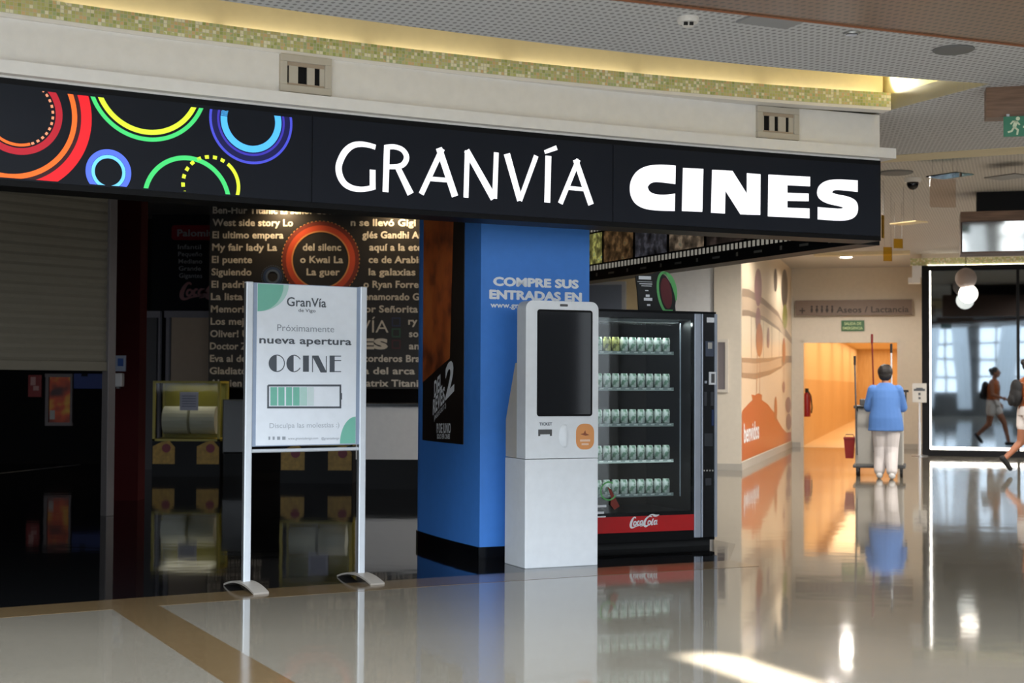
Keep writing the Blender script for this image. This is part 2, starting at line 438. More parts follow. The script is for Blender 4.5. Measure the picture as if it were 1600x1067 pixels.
mb.prism([(q[0], q[1]) for q in (q0, q1, q2, q3)], lambda a, b: (a, b, -0.02), lambda a, b: (a, b, 0.0014))
struct('trim_1', mb, M_TAN)
# hall ceiling with the cove opening
l0, l1 = LIP.pix(-100, -40)[0], LIP.pix(1547, 131)[0]
lipp = [tuple(LIP.w(l0 + (l1 - l0) * i / 30, 0, 0)[:2]) for i in range(31)]
LE = Vector(LIP.w(l1, 0, 0)); LF = LE + V * 4.6
st0, st1 = at_z(1395, 253, 3.35), at_z(1600, 240, 3.35)
sd = (st1 - st0).normalized()
stl = st0 - sd * 1.6; str_ = st0 + sd * 10
cp = [(-9, 5.4), (-9, lipp[0][1] - 2)] + lipp + [tuple(LF[:2])] + [tuple(stl[:2]), tuple(str_[:2]), (str_.x, 5.4)]
struct('ceiling', MB().prism(cp, lambda a, b: (a, b, 3.35), lambda a, b: (a, b, 3.47)), M_CEIL)
sn = Vector((-sd.y, sd.x, 0))
mb = MB(); mb.prism([tuple((stl + sd * a + sn * b)[:2]) for a, b in ((0, -0.02), (11.6, -0.02), (11.6, -0.40), (0, -0.40))], lambda a, b: (a, b, 3.345), lambda a, b: (a, b, 3.72))
struct('trim_3', mb, M_CREAM)
struct('ceiling_far', MB().prism([(0.3, 16), tuple(LF[:2]), tuple((stl + sn * 0.0)[:2]), tuple(str_[:2]), (16, 10), (16, 31), (0.3, 31)], lambda a, b: (a, b, 3.72), lambda a, b: (a, b, 3.84)), M_CEIL2)
# cove: upstand walls and lid
mb = MB()
c0, c1 = MOS.pix(-200, 0)[0], MOS.pix(1392, 160)[0]
curve_slab(mb, MOS, c0, c1, -0.20, -0.12, 3.353, 3.86)
struct('wall_cove_back', mb, M_CREAM)
mb = MB()
a, b = LE, LF
mb.prism([tuple(p[:2]) for p in (a, b, b + U * 0.08, a + U * 0.08)], lambda x, y: (x, y, 3.352), lambda x, y: (x, y, 3.86))
curve_slab(mb, LIP, l0, l1, 0.0, 0.08, 3.352, 3.86)
struct('wall_cove_side', mb, mat('cove_yellow_paint', (244, 232, 176), 0.6))
sgp = [tuple(SIGN.w(S_END + (S_BEG - S_END) * i / 20, -0.29, 0)[:2]) for i in range(21)]
mb = MB(); mb.prism([(-9, 5.6), (LE.x + 0.2, 8.5), tuple((LE + U * 0.1)[:2]), tuple((CORNER + V * 0.29)[:2])] + sgp[1:], lambda a, b: (a, b, 3.86), lambda a, b: (a, b, 3.95))
mb.prism([tuple((LE + U * 0.1)[:2]), tuple((LF + U * 0.1)[:2]), tuple((CORNER + V * 4.8)[:2]), tuple((CORNER + V * 0.29)[:2])], lambda a, b: (a, b, 3.86), lambda a, b: (a, b, 3.95))
struct('ceiling_cove', mb, M_CREAM)
# fascia: white band, projecting ledge, mosaic trough
mb = MB(); curve_slab(mb, SIGN, S_BEG, S_END, -0.3, -0.01, 2.99, 3.34)
struct('wall_fascia', mb, M_WHITE)
mb = MB(); s_led = SIGN.pix(1393, 238)[0]
curve_slab(mb, SIGN, S_BEG, s_led, -0.25, 0.06, ZT + 0.015, 3.08)
struct('trim_4', mb, M_WHITE)
mb = MB(); curve_slab(mb, MOS, c0, c1, -0.12, 0.0, 3.33, 3.345); curve_slab(mb, MOS, c0, c1, -0.14, -0.001, 3.345, 3.352)
struct('trim_5', mb, M_WHITE)
# mosaic with uv = metres along the curve
def mosaic(name, C, s0, s1, z0, z1, th, n=40):
    mb = MB(); curve_slab(mb, C, s0, s1, -th, 0.0, z0, z1, n=n)
    o = struct(name, mb, M_MOSAIC, recalc=False)
    me = o.data; uv = me.uv_layers.new(name='uv')
    for p in me.polygons:
        for li, vi in zip(p.loop_indices, p.vertices):
            co = me.vertices[vi].co; i = vi // 4 if vi < 4 * (n + 1) else 0
            uv.data[li].uv = (s0 + (s1 - s0) * i / n - s0 + (0.0 if vi % 4 in (1, 2) else th), co.z - z0 + 0.0001)
    return o
mosaic('trim_6', MOS, c0, c1, 3.352, 3.46, 0.05)
# cove lights, hidden in the trough behind the mosaic
for i in range(7):
    s = c0 + (c1 - c0) * (i + 0.5) / 7; p = MOS.w(s, -0.085, 3.45); t = MOS.w(s + 0.1, -0.085, 3.45) - p
    area('cove_light', p, (R(180), 0, math.atan2(t.y, t.x)), (c1 - c0) / 7 * 0.95, 0.05, 0.5, (1.0, 0.9, 0.68))

# cinema interior shell
struct('ceiling_cinema', MB().prism([tuple(SIGN.w(S_BEG, -0.3, 0)[:2])] + [tuple(SIGN.w(S_BEG + (S_END - S_BEG) * i / 20, -0.3, 0)[:2]) for i in range(1, 20)] + [tuple((CORNER + V * 0.3)[:2]), tuple((CORNER + V * 11.6)[:2]), (-1.9, 25), (-11, 25), (-11, 5)], lambda a, b: (a, b, 3.96), lambda a, b: (a, b, 4.06)), M_SOFFIT)
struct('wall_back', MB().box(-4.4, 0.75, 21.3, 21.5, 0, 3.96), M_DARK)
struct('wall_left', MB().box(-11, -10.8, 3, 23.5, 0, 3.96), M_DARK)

# right-hand walls on the corridor's own grid
MU0 = floor_pt(1158, 735); MU = Plane(MU0, math.atan2(D_.y, D_.x))     # mural wall runs along D_
MULEN = 8.75
B0 = MU0 - E_ * 0.41
mb = MB()
def wallseg(mb, a, b, z0, z1, th=0.15, m=0):
    a, b = Vector((a[0], a[1], 0)), Vector((b[0], b[1], 0)); d = (b - a).normalized(); n = Vector((-d.y, d.x, 0)) * th
    mb.prism([tuple(p[:2]) for p in (a, b, b + n, a + n)], lambda x, y: (x, y, z0), lambda x, y: (x, y, z1), m)
M1 = MU0 + D_ * MULEN
wallseg(mb, B0, MU0, 0, 3.72, 0.5)
struct('wall_end', mb, M_BEIGE)
mb = MB(); wallseg(mb, MU0 + D_ * 0.02, M1, 0, 3.72, 0.15); struct('wall_mural', mb, M_BEIGE)
C0 = Vector((2.34, 22.15, 0))
mb = MB(); wallseg(mb, C0, B0 + Vector((0.0, 0.06, 0)), 0, 3.72); struct('wall_side', mb, M_LGREY)
mb = MB(); wallseg(mb, C0 - E_ * 1.75, C0, 0, 3.72); struct('wall_foyer', mb, mat('ochre_paint', (186, 166, 128), 0.6))
mb = MB()
d0, d1, dH = 0.18, 2.19, 2.22
wallseg(mb, M1, M1 + E_ * d0, 0, 3.72); wallseg(mb, M1 + E_ * d0, M1 + E_ * d1, dH, 3.72); wallseg(mb, M1 + E_ * d1, M1 + E_ * 2.75, 0, 3.72)
struct('wall_doorway', mb, M_BEIGE)
mb = MB()
for a, b in ((d0, d0 + 0.06), (d1 - 0.06, d1)): wallseg(mb, M1 + E_ * a - D_ * 0.012, M1 + E_ * b - D_ * 0.012, 0, dH, 0.2)
wallseg(mb, M1 + E_ * d0 - D_ * 0.012, M1 + E_ * d1 - D_ * 0.012, dH - 0.05, dH, 0.2)
struct('trim_7', mb, M_BEIGE)
mb = MB(); wallseg(mb, MU0 - E_ * 0.42 - D_ * 0.012, MU0 + E_ * 0.012 - D_ * 0.012, 0, 0.1, 0.012)
wallseg(mb, MU0 + E_ * 0.014, M1 + E_ * 0.014, 0, 0.12, 0.014)
wallseg(mb, M1 - D_ * 0.014, M1 + E_ * d0 - D_ * 0.014, 0, 0.1, 0.014); wallseg(mb, M1 + E_ * d1 - D_ * 0.014, M1 + E_ * 2.75 - D_ * 0.014, 0, 0.1, 0.014)
struct('baseboard_right', mb, mat('pale_grey_skirting', (178, 172, 162), 0.45))
# corridor
K0, K1 = M1 + E_ * d0 + D_ * 0.16, M1 + E_ * d1 + D_ * 0.16; KL = 27.0
mb = MB(); wallseg(mb, K0, K0 + D_ * KL, 1.42, 2.7, 0.15); struct('wall_corridor_left', mb, mat('corridor_cream', (232, 208, 170), 0.6))
mb = MB(); wallseg(mb, K0, K0 + D_ * KL, 0, 1.42, 0.13); wallseg(mb, K0 + D_ * KL, K0 + D_ * KL + E_ * 3.4, 0, 2.7); struct('wall_corridor_panel', mb, M_PLANK)
mb = MB(); wallseg(mb, K1 + D_ * KL, K1, 0, 2.7, 0.15); struct('wall_corridor_right', mb, MATS['corridor_cream'])
mb = MB(); mb.prism([tuple(p[:2]) for p in (K0 - E_ * 0.2, K1 + E_ * 0.2, K1 + E_ * 0.2 + D_ * KL, K0 - E_ * 0.2 + D_ * KL)], lambda x, y: (x, y, 2.7), lambda x, y: (x, y, 2.8)); struct('ceiling_corridor', mb, MATS['corridor_cream'])
mb = MB(); mb.prism([tuple(p[:2]) for p in (K0 - D_ * 0.2, K1 - D_ * 0.2, K1 + D_ * KL, K0 + D_ * KL)], lambda x, y: (x, y, -0.02), lambda x, y: (x, y, 0.002)); struct('floor_corridor', mb, mat('corridor_floor', (222, 198, 160), 0.3))
for i in range(5):
    p = K0 + E_ * 1.0 + D_ * (2.9 + i * 5.3)
    area('corridor_light', (p.x, p.y, 2.66), (0, 0, DA), 1.5, 4.6, 42, (1.0, 0.70, 0.38))
# ------- shopfront at right
SH0 = floor_pt(1441, 712); SH = Plane(SH0, DA)
SHW = 5.2; SHT = 3.50
mb = MB(); wallseg(mb, SH0 + D_ * 0.05, SH0 + D_ * 3.4, 0, 3.72, -0.1); struct('wall_shop_side', mb, M_BEIGE)
win = MB()
for a in (0.0, SHW - 0.14): win.box(a, a + 0.14, -0.05, 0.1, 0, SHT)
xm = SH.pix(1591, 560)[0]
win.box(xm - 0.025, xm + 0.025, -0.02, 0.1, 0.12, SHT - 0.1); win.box(0.14, SHW - 0.14, -0.05, 0.1, 0, 0.12); win.box(0.14, SHW - 0.14, -0.05, 0.1, SHT - 0.1, SHT)
w1 = win.build('window_1', M_BLK, loc=SH0, rotz=DA); w1['kind'] = 'structure'; 
MB().box(0.14, xm - 0.025, 0.02, 0.05, 0.12, SHT - 0.1).box(xm + 0.025, SHW - 0.14, 0.02, 0.05, 0.12, SHT - 0.1).build('pane', M_MIRR, w1)
led = MB(); M_LED = emit('led_strip', (255, 248, 236), 7.0)
(lx, lz0), (_, lz1) = SH.pix(1453, 700), SH.pix(1453, 417)
led.box(lx - 0.025, lx + 0.025, -0.012, 0.02, lz0, lz1).box(lx - 0.025, SHW - 0.3, -0.012, 0.02, lz1 - 0.03, lz1 + 0.03).box(lx - 0.025, SHW - 0.3, -0.012, 0.02, lz0 - 0.035, lz0 + 0.025)
led.build('light_strip', M_LED, w1)
mb = MB(); mb.box(0, SHW, -0.02, 0.3, 3.64, 3.72); struct('wall_shop_top', mb, M_BEIGE, loc=SH0, rotz=DA)
class Flat:
    def __init__(s, P): s.P = P
    def w(s, q, d, z): return s.P.w(q, -d, z)
mosaic('trim_8', Flat(Plane(SH0 - E_ * 0.2, DA)), 0, SHW + 0.2, 3.50, 3.64, 0.25, n=10)
mb = MB(); mb.box(-1.9, -0.2, -0.75, -0.5, 3.66, 3.72); struct('trim_9', mb, M_CREAM, loc=SH0, rotz=DA)
mb = MB(); mb.box(-0.17, 0.0, -0.06, 0.2, 3.28, 3.5); mb.box(-0.24, -0.02, -0.1, 0.2, 3.18, 3.28); struct('trim_10', mb, M_LGREY, loc=SH0, rotz=DA)

# far side of the hall (behind the photographer): glazed wall
mb = MB()
xs = [-14] + [e for bx_, bw_ in BAYS for e in (bx_ - bw_ / 2, bx_ + bw_ / 2)] + [14]
for a, b in zip(xs[0::2], xs[1::2]): mb.box(a, b, -9.6, -8.9, 0, 9.2)
mb.box(-14, 14, -9.6, -8.95, 0, 0.95); mb.box(-14, 14, -9.6, -8.95, 6.25, 9.2)
for z in (1.7, 2.4, 3.1, 3.8, 4.5, 5.3): mb.box(-14, 14, -8.98, -8.9, z - 0.04, z + 0.04)
for bx_, bw_ in BAYS:
    k = int(bw_ / 0.9)
    for i in range(1, k + 1): x = bx_ - bw_ / 2 + bw_ * i / (k + 1); mb.box(x - 0.03, x + 0.03, -8.98, -8.9, 0.95, 6.25)
struct('wall_glazed', mb, mat('dark_bronze_frame', (70, 66, 62), 0.5))
struct('wall_hall_left', MB().box(-14.3, -14, -9, 8, 0, 9.2), mat('hall_shopfront_dark', (74, 74, 76), 0.5))
struct('wall_hall_right', MB().box(16, 16.3, -9, 31, 0, 9.2), MATS['hall_shopfront_dark'])
mb = MB()
for y, w_ in ((-8, 0.6), (-5.4, 0.5), (-2.2, 0.9), (1.5, 0.5), (5.0, 0.7), (8.6, 0.5), (12.4, 0.8)): mb.box(15.7, 16, y, y + w_, 0, 9)
mb.box(15.8, 16, -9, 14, 2.9, 3.4); struct('trim_12', mb, M_LGREY)
struct('wall_atrium_upper', MB().box(-14, 16, 5.4, 5.5, 3.35, 9.2), M_LGREY)

# pale drapes beside the glazed wall
M_DRAPE = mat('drape_cloth', (206, 210, 214), 0.85)
for i, (x0, x1, tl, z0, z1) in enumerate(((-2.7, -1.95, 0.5, 0.3, 5.8), (-0.9, -0.3, -0.4, 0.3, 5.6), (0.55, 1.3, 0.6, 0.3, 6.0), (2.1, 2.6, 0.5, 0.3, 5.0), (-5.0, -4.2, -0.5, 0.3, 6.0), (-8.0, -6.9, 0.6, 0.3, 6.0))):
    mb = MB(); n = 16
    rows_ = []
    for j in range(2):
        z = (z0, z1)[j]
        rows_.append([(x0 + (x1 - x0) * k / n + tl * j, -8.4 + 0.05 * math.sin(k * 1.9) + 0.0, z) for k in range(n + 1)] + [(x0 + (x1 - x0) * k / n + tl * j, -8.43 + 0.05 * math.sin(k * 1.9), z) for k in range(n, -1, -1)])
    mb.loft(rows_)
    struct('wall_drape', mb, M_DRAPE)

# lamp at the end of the trough washing the far side of the opening
cvp = MOS.w(c1 - 0.12, -0.085, 3.47); tgt = LE + V * 0.75
l = bpy.data.lights.new('cove_light', 'SPOT'); l.energy = 18; l.color = (1.0, 0.93, 0.72); l.spot_size = R(95); l.spot_blend = 0.5; l.shadow_soft_size = 0.02
o = bpy.data.objects.new('cove_light', l); COL.objects.link(o); o.location = cvp; o.rotation_euler = (Vector((tgt.x, tgt.y, 3.72)) - cvp).to_track_quat('-Z', 'Y').to_euler()

# ================================================================== THE SIGN
SG = thing('illuminated_sign', 'long black illuminated cinema sign with white letters and coloured rings above the entrance', 'sign', tuple(SIGN.w(-0.5, 0, ZB)))
SGO = Vector(SG.location)
def sg(d): return lambda s, z: SIGN.w(s, d, z) - SGO
def sgbox(mb, s0, s1, d0, d1, z0, z1, m=0, n=30):
    k = len(mb.v); curve_slab(mb, SIGN, s0, s1, d0, d1, z0, z1, m, n); mb.v[k:] = [tuple(Vector(v) - SGO) for v in mb.v[k:]]
mb = MB(); sgbox(mb, S_BEG, S_END, -0.26, 0.0, ZB, ZT); mb.build('casing', M_BLK, SG)
sA, sB = SIGN.pix(487, 250)[0], SIGN.pix(957, 280)[0]
PZ0, PZ1 = ZB + 0.035, ZT - 0.035
for a, b, n in ((S_BEG + 0.02, sA - 0.004, 20), (sA + 0.004, sB - 0.004, 16), (sB + 0.004, S_END - 0.012, 14)):
    mb = MB(); sgbox(mb, a, b, 0.0, 0.006, PZ0, PZ1, n=n); mb.build('face_panel', M_NAVY, SG)
def lit(name, c, st): return emit('lit_' + name, c, st * 0.55)
L_WH = lit('white', (250, 250, 255), 1.05); L_CR = lit('crimson', (178, 22, 40), 0.85); L_OR = lit('orange', (244, 106, 32), 0.95)
L_RD = lit('red', (228, 24, 34), 0.95); L_DT = lit('dotted_peach', (236, 150, 110), 0.9); L_GR = lit('green', (66, 206, 112), 0.95)
L_YE = lit('yellow', (214, 232, 52), 0.95); L_B1 = lit('indigo', (70, 76, 205), 0.85); L_B2 = lit('violet', (62, 52, 180), 0.7)
L_B3 = lit('sky', (78, 178, 246), 1.0); L_B4 = lit('blue', (84, 112, 238), 0.95); L_CY = lit('cyan', (112, 204, 250), 1.0)
L_MR = lit('maroon_glow', (58, 10, 16), 0.3); L_NV = lit('navy', (16, 16, 84), 0.4)
def rings(label, px, py, specs):
    s, z = SIGN.pix(px, py)
    for r0, r1, a0, a1, dash, mt in specs:
        mb = MB(); mb.ring(s, z, r0, r1, sg(0.0085 if mt not in (L_MR, L_NV) else 0.0075), a0, a1, n=max(24, int(abs(a1 - a0) * 0.6)), lo=PZ0 + 0.01, hi=PZ1 - 0.02, dash=dash)
        if mb.f: mb.build('ring', mt, SG)['label'] = label
rings('red and orange ring', 14, 175, [(0.38, 0.402, 0, 360, 0, L_MR), (0.402, 0.462, 0, 360, 0, L_RD), (0.350, 0.379, 0, 360, 0, L_OR)])  # maroon band paints the dark red glow between the orange and red rings
rings('crimson ring', 29, 175, [(0.205, 0.243, 0, 360, 0, L_CR), (0.180, 0.196, -200, -70, 0, L_OR), (0.182, 0.196, -68, 60, 3, L_DT)])
rings('green and yellow ring', 231, 126, [(0.338, 0.363, 0, 360, 0, L_GR), (0.293, 0.323, 0, 360, 0, L_YE)])
rings('blue ring', 392, 189, [(0.191, 0.25, 0, 360, 0, L_NV), (0.251, 0.267, 0, 360, 0, L_B1), (0.203, 0.217, 0, 360, 0, L_B2), (0.154, 0.195, 176, 400, 0, L_B3), (0.154, 0.195, 160, 176, 2, L_B3)])
rings('small blue ring', 169, 269, [(0.102, 0.133, 0, 360, 0, L_B4), (0.080, 0.100, 0, 360, 0, L_CY)])
rings('green ring', 292, 314, [(0.244, 0.272, 0, 360, 0, L_GR)])
rings('dotted yellow ring', 329, 290, [(0.162, 0.184, -60, 45, 0, L_YE), (0.162, 0.184, 45, 215, 5, L_YE)])
def smooth_line(pts, w=None, k=5):
    """Catmull-Rom through the points"""
    n = len(pts)
    if not hasattr(w, '__len__'): w = [w] * n
    q = [tuple(p) + (v,) for p, v in zip(pts, w)]; out = []
    for i in range(n - 1):
        a, b, c, d = q[max(0, i - 1)], q[i], q[i + 1], q[min(n - 1, i + 2)]
        for j in range(k):
            t = j / k
            out.append(tuple(0.5 * (2 * b[m] + (c[m] - a[m]) * t + (2 * a[m] - 5 * b[m] + 4 * c[m] - d[m]) * t * t + (3 * b[m] - a[m] - 3 * c[m] + d[m]) * t ** 3) for m in range(3)))
    out.append(q[-1]); return [(a, b) for a, b, c in out], [c for a, b, c in out]
def round_poly(p, lim=52, it=2):
    for _ in range(it):
        out = []
        for i in range(len(p)):
            a, b, c = p[i - 1], p[i], p[(i + 1) % len(p)]
            u = (b[0] - a[0], b[1] - a[1]); v = (c[0] - b[0], c[1] - b[1])
            ang = abs(math.degrees(math.atan2(u[0] * v[1] - u[1] * v[0], u[0] * v[0] + u[1] * v[1])))
            if ang < lim: out += [(b[0] - u[0] * 0.25, b[1] - u[1] * 0.25), (b[0] + v[0] * 0.25, b[1] + v[1] * 0.25)]
            else: out.append(b)
        p = out
    return p
def cp2(k, ox, oy): return lambda p: SIGN.pix(ox + p[0] / k, oy + p[1] / k)
g = cp2(3.3333, 480, 180); PXM = 3.3333 * 238
def letter(name, strokes):
    mb = MB()
    for pts, w in strokes:
        if len(pts) > 4: pts, w = smooth_line(pts, w)
        w = [q / PXM for q in w] if hasattr(w, '__len__') else w / PXM
        mb.stroke([g(p) for p in pts], w, sg(0.012))
    mb.build('letter', L_WH, SG)['label'] = 'white letter ' + name
letter('G', [([(352, 168), (318, 158), (275, 152), (232, 160), (195, 190), (170, 235), (160, 275), (168, 320), (192, 358), (230, 380), (272, 387), (310, 384), (350, 374)], [26, 26, 28, 31, 34, 34, 34, 34, 32, 30, 27, 26, 26]), ([(337, 386), (337, 285)], 32)])
letter('R', [([(412, 158), (404, 401)], 33), ([(405, 168), (450, 166), (490, 180), (512, 210), (508, 242), (480, 266), (415, 270)], [26, 26, 27, 30, 30, 27, 24]), ([(462, 262), (535, 412)], [30, 38])])
letter('A', [([(700, 175), (590, 412)], [30, 30]), ([(682, 172), (766, 424)], [36, 38]), ([(630, 332), (735, 340)], 24)])
letter('N', [([(830, 185), (823, 430)], 29), ([(826, 184), (968, 436)], [34, 40]), ([(981, 195), (972, 436)], 29)])
letter('V', [([(1036, 202), (1104, 446)], [38, 34]), ([(1189, 212), (1104, 446)], [28, 26])])
letter('Í', [([(1252, 213), (1246, 456)], 36), ([(1232, 194), (1296, 170)], [20, 26])])
letter('A', [([(1408, 232), (1314, 461)], [28, 30]), ([(1393, 232), (1474, 467)], [34, 36]), ([(1345, 378), (1445, 388)], 22)])
g3 = cp2(2.2857, 900, 0)
for nm, polys in (('C', [[(353, 592), (300, 588), (250, 592), (215, 610), (195, 640), (189, 670), (193, 702), (210, 730), (242, 747), (290, 753), (350, 754), (351, 692), (310, 697), (277, 694), (258, 684), (253, 668), (262, 655), (285, 649), (352, 658)]]),
                  ('I', [[(380, 600), (452, 604), (448, 757), (376, 754)]]),
                  ('N', [[(484, 607), (532, 609), (529, 763), (480, 760)], [(484, 607), (556, 611), (655, 768), (585, 766)], [(608, 619), (656, 623), (655, 768), (608, 767)]]),
                  ('E', [[(685, 624), (833, 632), (833, 666), (752, 662), (752, 689), (828, 692), (828, 719), (752, 718), (752, 742), (831, 745), (831, 780), (683, 773)]]),
                  ('S', [[(1003, 645), (930, 640), (890, 645), (864, 663), (857, 690), (866, 712), (895, 728), (935, 736), (952, 741), (946, 747), (861, 740), (861, 784), (930, 789), (975, 787), (1000, 770), (1006, 742), (998, 716), (970, 702), (925, 694), (911, 688), (915, 681), (932, 678), (1003, 686)]])):
    mb = MB()
    for j, p in enumerate(polys): mb.prism([g3(q) for q in (round_poly(p) if nm in 'CS' else p)], sg(0.0065), sg(0.012 + 0.0003 * j))
    mb.build('letter', L_WH, SG)['label'] = 'wide white letter ' + nm

# film-strip banner on the return of the canopy
FP = Plane(tuple((CORNER + V * 0.02)[:2]), math.atan2(V.y, V.x))     # local x runs back from the corner; camera side is +y
FS = thing('film_strip_banner', 'black film strip banner with sprocket holes and stills hanging behind the sign', 'banner', tuple(CORNER + V * 0.02 + Vector((0, 0, ZB))), FP.a)
MB().box(0.27, 9.5, -0.22, 0.0, 0.0, 0.6).build('board', M_BLK, FS)
fl = lambda a, b: (a, 0.004, b)
mb = MB(); sprk = MB(); n = 0
x = 0.45
while x < 9.3:
    for z in (0.105, 0.515): mb.box(x, x + 0.036, 0.0, 0.003, z, z + 0.052)
    x += 0.068
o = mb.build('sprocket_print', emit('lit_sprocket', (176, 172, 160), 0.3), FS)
stc = [(92, 40, 36), (70, 66, 58), (52, 44, 40), (110, 96, 80), (60, 60, 66), (92, 70, 46), (148, 146, 84), (70, 44, 32), (88, 86, 70), (120, 30, 30)]
def still_mat(i, c):
    m = mat('still_%d' % i, c, 0.4); nt, N, L, b = nodes_of(m)
    tc = N.new('ShaderNodeTexCoord'); nz = N.new('ShaderNodeTexNoise'); nz.inputs['Scale'].default_value = 5 + i; nz.inputs['Detail'].default_value = 4
    L.new(tc.outputs['Object'], nz.inputs['Vector'])
    r = ramp(nt, [(0.3, tuple(v // 4 for v in c)), (0.5, c), (0.62, tuple(min(255, int(v * 1.7)) for v in c)), (0.7, (c[2], c[0], c[1]))], 'LINEAR')
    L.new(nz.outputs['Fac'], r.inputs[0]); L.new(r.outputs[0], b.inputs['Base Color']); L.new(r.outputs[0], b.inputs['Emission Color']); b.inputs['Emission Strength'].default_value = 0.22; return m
x = 0.5; i = 0
while x < 9.0:
    MB().box(x, x + 0.62, 0.0, 0.003, 0.175, 0.495).build('film_still', still_mat(i % 10, stc[i % 10]), FS); x += 0.67; i += 1
mb = MB(); x = 0.6
while x < 9.0:
    mb.box(x, x + 0.03, 0, 0.003, 0.04, 0.075); mb.box(x + 0.3, x + 0.42, 0, 0.003, 0.045, 0.065); x += 0.67
mb.build('edge_markings', mat('dim_film_marking', (120, 116, 108), 0.6), FS)

# vents in the white band
def vent(px0, px1, py0, py1, dark, label):
    sc, zc = SIGN.pix((px0 + px1) / 2, (py0 + py1) / 2)
    s0 = SIGN.pix(px0, (py0 + py1) / 2)[0]; s1 = SIGN.pix(px1, (py0 + py1) / 2)[0]
    hw = (s1 - s0) / 2; p = SIGN.w(sc, 0, 3.21); t = SIGN.w(sc + 0.1, 0, 3.21) - SIGN.w(sc - 0.1, 0, 3.21)
    v = thing('air_vent', label, 'vent', tuple(p), math.atan2(t.y, t.x), 'air vents on the white band')
    hh = 0.118; fw = 0.045
    mb = MB()
    for a in ((-hw, hw, hh - fw, hh), (-hw, hw, -hh, -hh + fw), (-hw, -hw + fw, -hh + fw, hh - fw), (hw - fw, hw, -hh + fw, hh - fw)): mb.box(a[0], a[1], -0.022, 0.012, a[2], a[3])
    mb.build('frame', mat('vent_frame_paint', (198, 190, 176), 0.5), v, bevel=0.004)
    MB().box(-hw + fw, hw - fw, 0.004, 0.01, -hh + fw, hh - fw).build('back_panel', M_BLK, v)
    iw = 2 * (hw - fw)
    for a, b in dark:
        MB().box(-hw + fw + a * iw, -hw + fw + b * iw, -0.006, 0.004, -hh + fw + 0.012, hh - fw - 0.022).build('louvre', MATS['vent_frame_paint'], v)
    mb = MB(); mb.box(-hw + fw, hw - fw, -0.008, 0.004, -hh + fw, -hh + fw + 0.014); mb.box(-hw + fw, hw - fw, -0.008, 0.004, hh - fw - 0.024, hh - fw)
    mb.build('inner_rim', mat('vent_inner_tan', (176, 158, 138), 0.5), v)
vent(437, 517, 92, 150, [(0.06, 0.30), (0.54, 0.74), (0.88, 1.0)], 'square white air vent above the coloured rings')
vent(1182, 1247, 168, 213, [(0.0, 0.06), (0.24, 0.40), (0.52, 0.76), (0.86, 1.0)], 'square white air vent above the wide white letters')

# ================================================================== PILLAR
PA = floor_pt(749, 876.5); PL = Plane(PA, UA)
pil = thing('pillar', 'bright blue painted pillar beneath the sign, behind the white ticket machine', 'pillar', tuple(PA), UA, kind='thing')
Lx = Plane(PA, UA + math.pi / 2)
pw = PL.pix(921, 380)[0]; pd = 1.5; pf0 = 1.24
# plan outline in local (x along front, y back): a slightly bowed left flank
def bow(y): return -0.02 * math.sin(math.pi * min(1, y / pf0)) + (0.26 * (1 - math.sqrt(max(0, 1 - ((y - pf0) / (pd - pf0)) ** 2))) if y > pf0 else 0)
def plan(off):
    p = [(pw + off, -off), (pw + off, pd)]
    for i in range(25):
        y = pd * (1 - i / 24); p.append((bow(y) - off, y if i < 24 else -off))
    return p
PH = 3.955
mb = MB(); pp = plan(0.0); mb.prism(pp, lambda a, b: (a, b, 0.0), lambda a, b: (a, b, PH)); mb.build('shaft', M_BLUE, pil)
mb = MB(); pp = plan(0.012); mb.prism(pp, lambda a, b: (a, b, 0.0), lambda a, b: (a, b, 0.10)); mb.build('skirting', M_BLKG, pil)
mb = MB(); ff = lambda a, b: (a, -0.003, b)
for body, x0, x1, y1, cap in (('COMPRE SUS', 771, 903, 448, 13.5), ('ENTRADAS EN', 765, 908, 468.5, 14)):
    a = PL.pix(x0, y1); b = PL.pix(x1, y1); t = PL.pix(x0, y1 - cap)
    
    for ox, oz, od in ((-0.005, 0, 0.0012), (0.005, 0, 0.0008), (0, 0.003, 0.0004), (0, -0.003, 0.0)): text(mb, body, (lambda p_, q_, od=od: (p_, -0.003 - od, q_)), a[0] + ox, (a[1] + b[1]) / 2 + oz, t[1] - a[1] - 0.002, x1=b[0] + ox, bold=0.018)
a = PL.pix(766, 480); t = PL.pix(766, 471.5)
text(mb, 'www.granviacines.com', ff, a[0], a[1], t[1] - a[1], xs=1.25, bold=0.03)
mb.build('lettering', M_TXT, pil)

# poster on the pillar flank
def flank(py):      # x on flank plane is distance back
    return
FL = Plane(PA, UA + math.pi / 2)
def flp(px, py): return FL.pix(px, py)
ps = thing('film_poster', 'tall orange and black film poster on the dark flank of the blue pillar', 'poster', tuple(PA), UA)
x_f = flp(728, 520)[0]; x_b = flp(663, 520)[0]
zt = 2.8; zb = (flp(728, 695)[1] + flp(663, 687)[1]) / 2
def pfl(d): return lambda y, z: (bow(y) - d, y, z)
def strip(mb, y0, y1, z0, z1, d, m=0, n=12):
    for i in range(n):
        a, b = y0 + (y1 - y0) * i / n, y0 + (y1 - y0) * (i + 1) / n
        mb.add([pfl(d)(a, z0), pfl(d)(b, z0), pfl(d)(b, z1), pfl(d)(a, z1), pfl(0)(a, z0), pfl(0)(b, z0), pfl(0)(b, z1), pfl(0)(a, z1)], [(0, 1, 2, 3), (0, 1, 5, 4), (3, 2, 6, 7), (0, 3, 7, 4), (1, 2, 6, 5)], m)
mb = MB(); strip(mb, x_f, x_b, zb, zt, 0.006); mb.build('sheet', mat('poster_black_brown', (34, 26, 22), 0.35), ps)
mb = MB()
y1b, z1b = flp(671, 598); y2b, z2b = flp(708, 560); y3, z3 = flp(716, 350)
N_ = 14
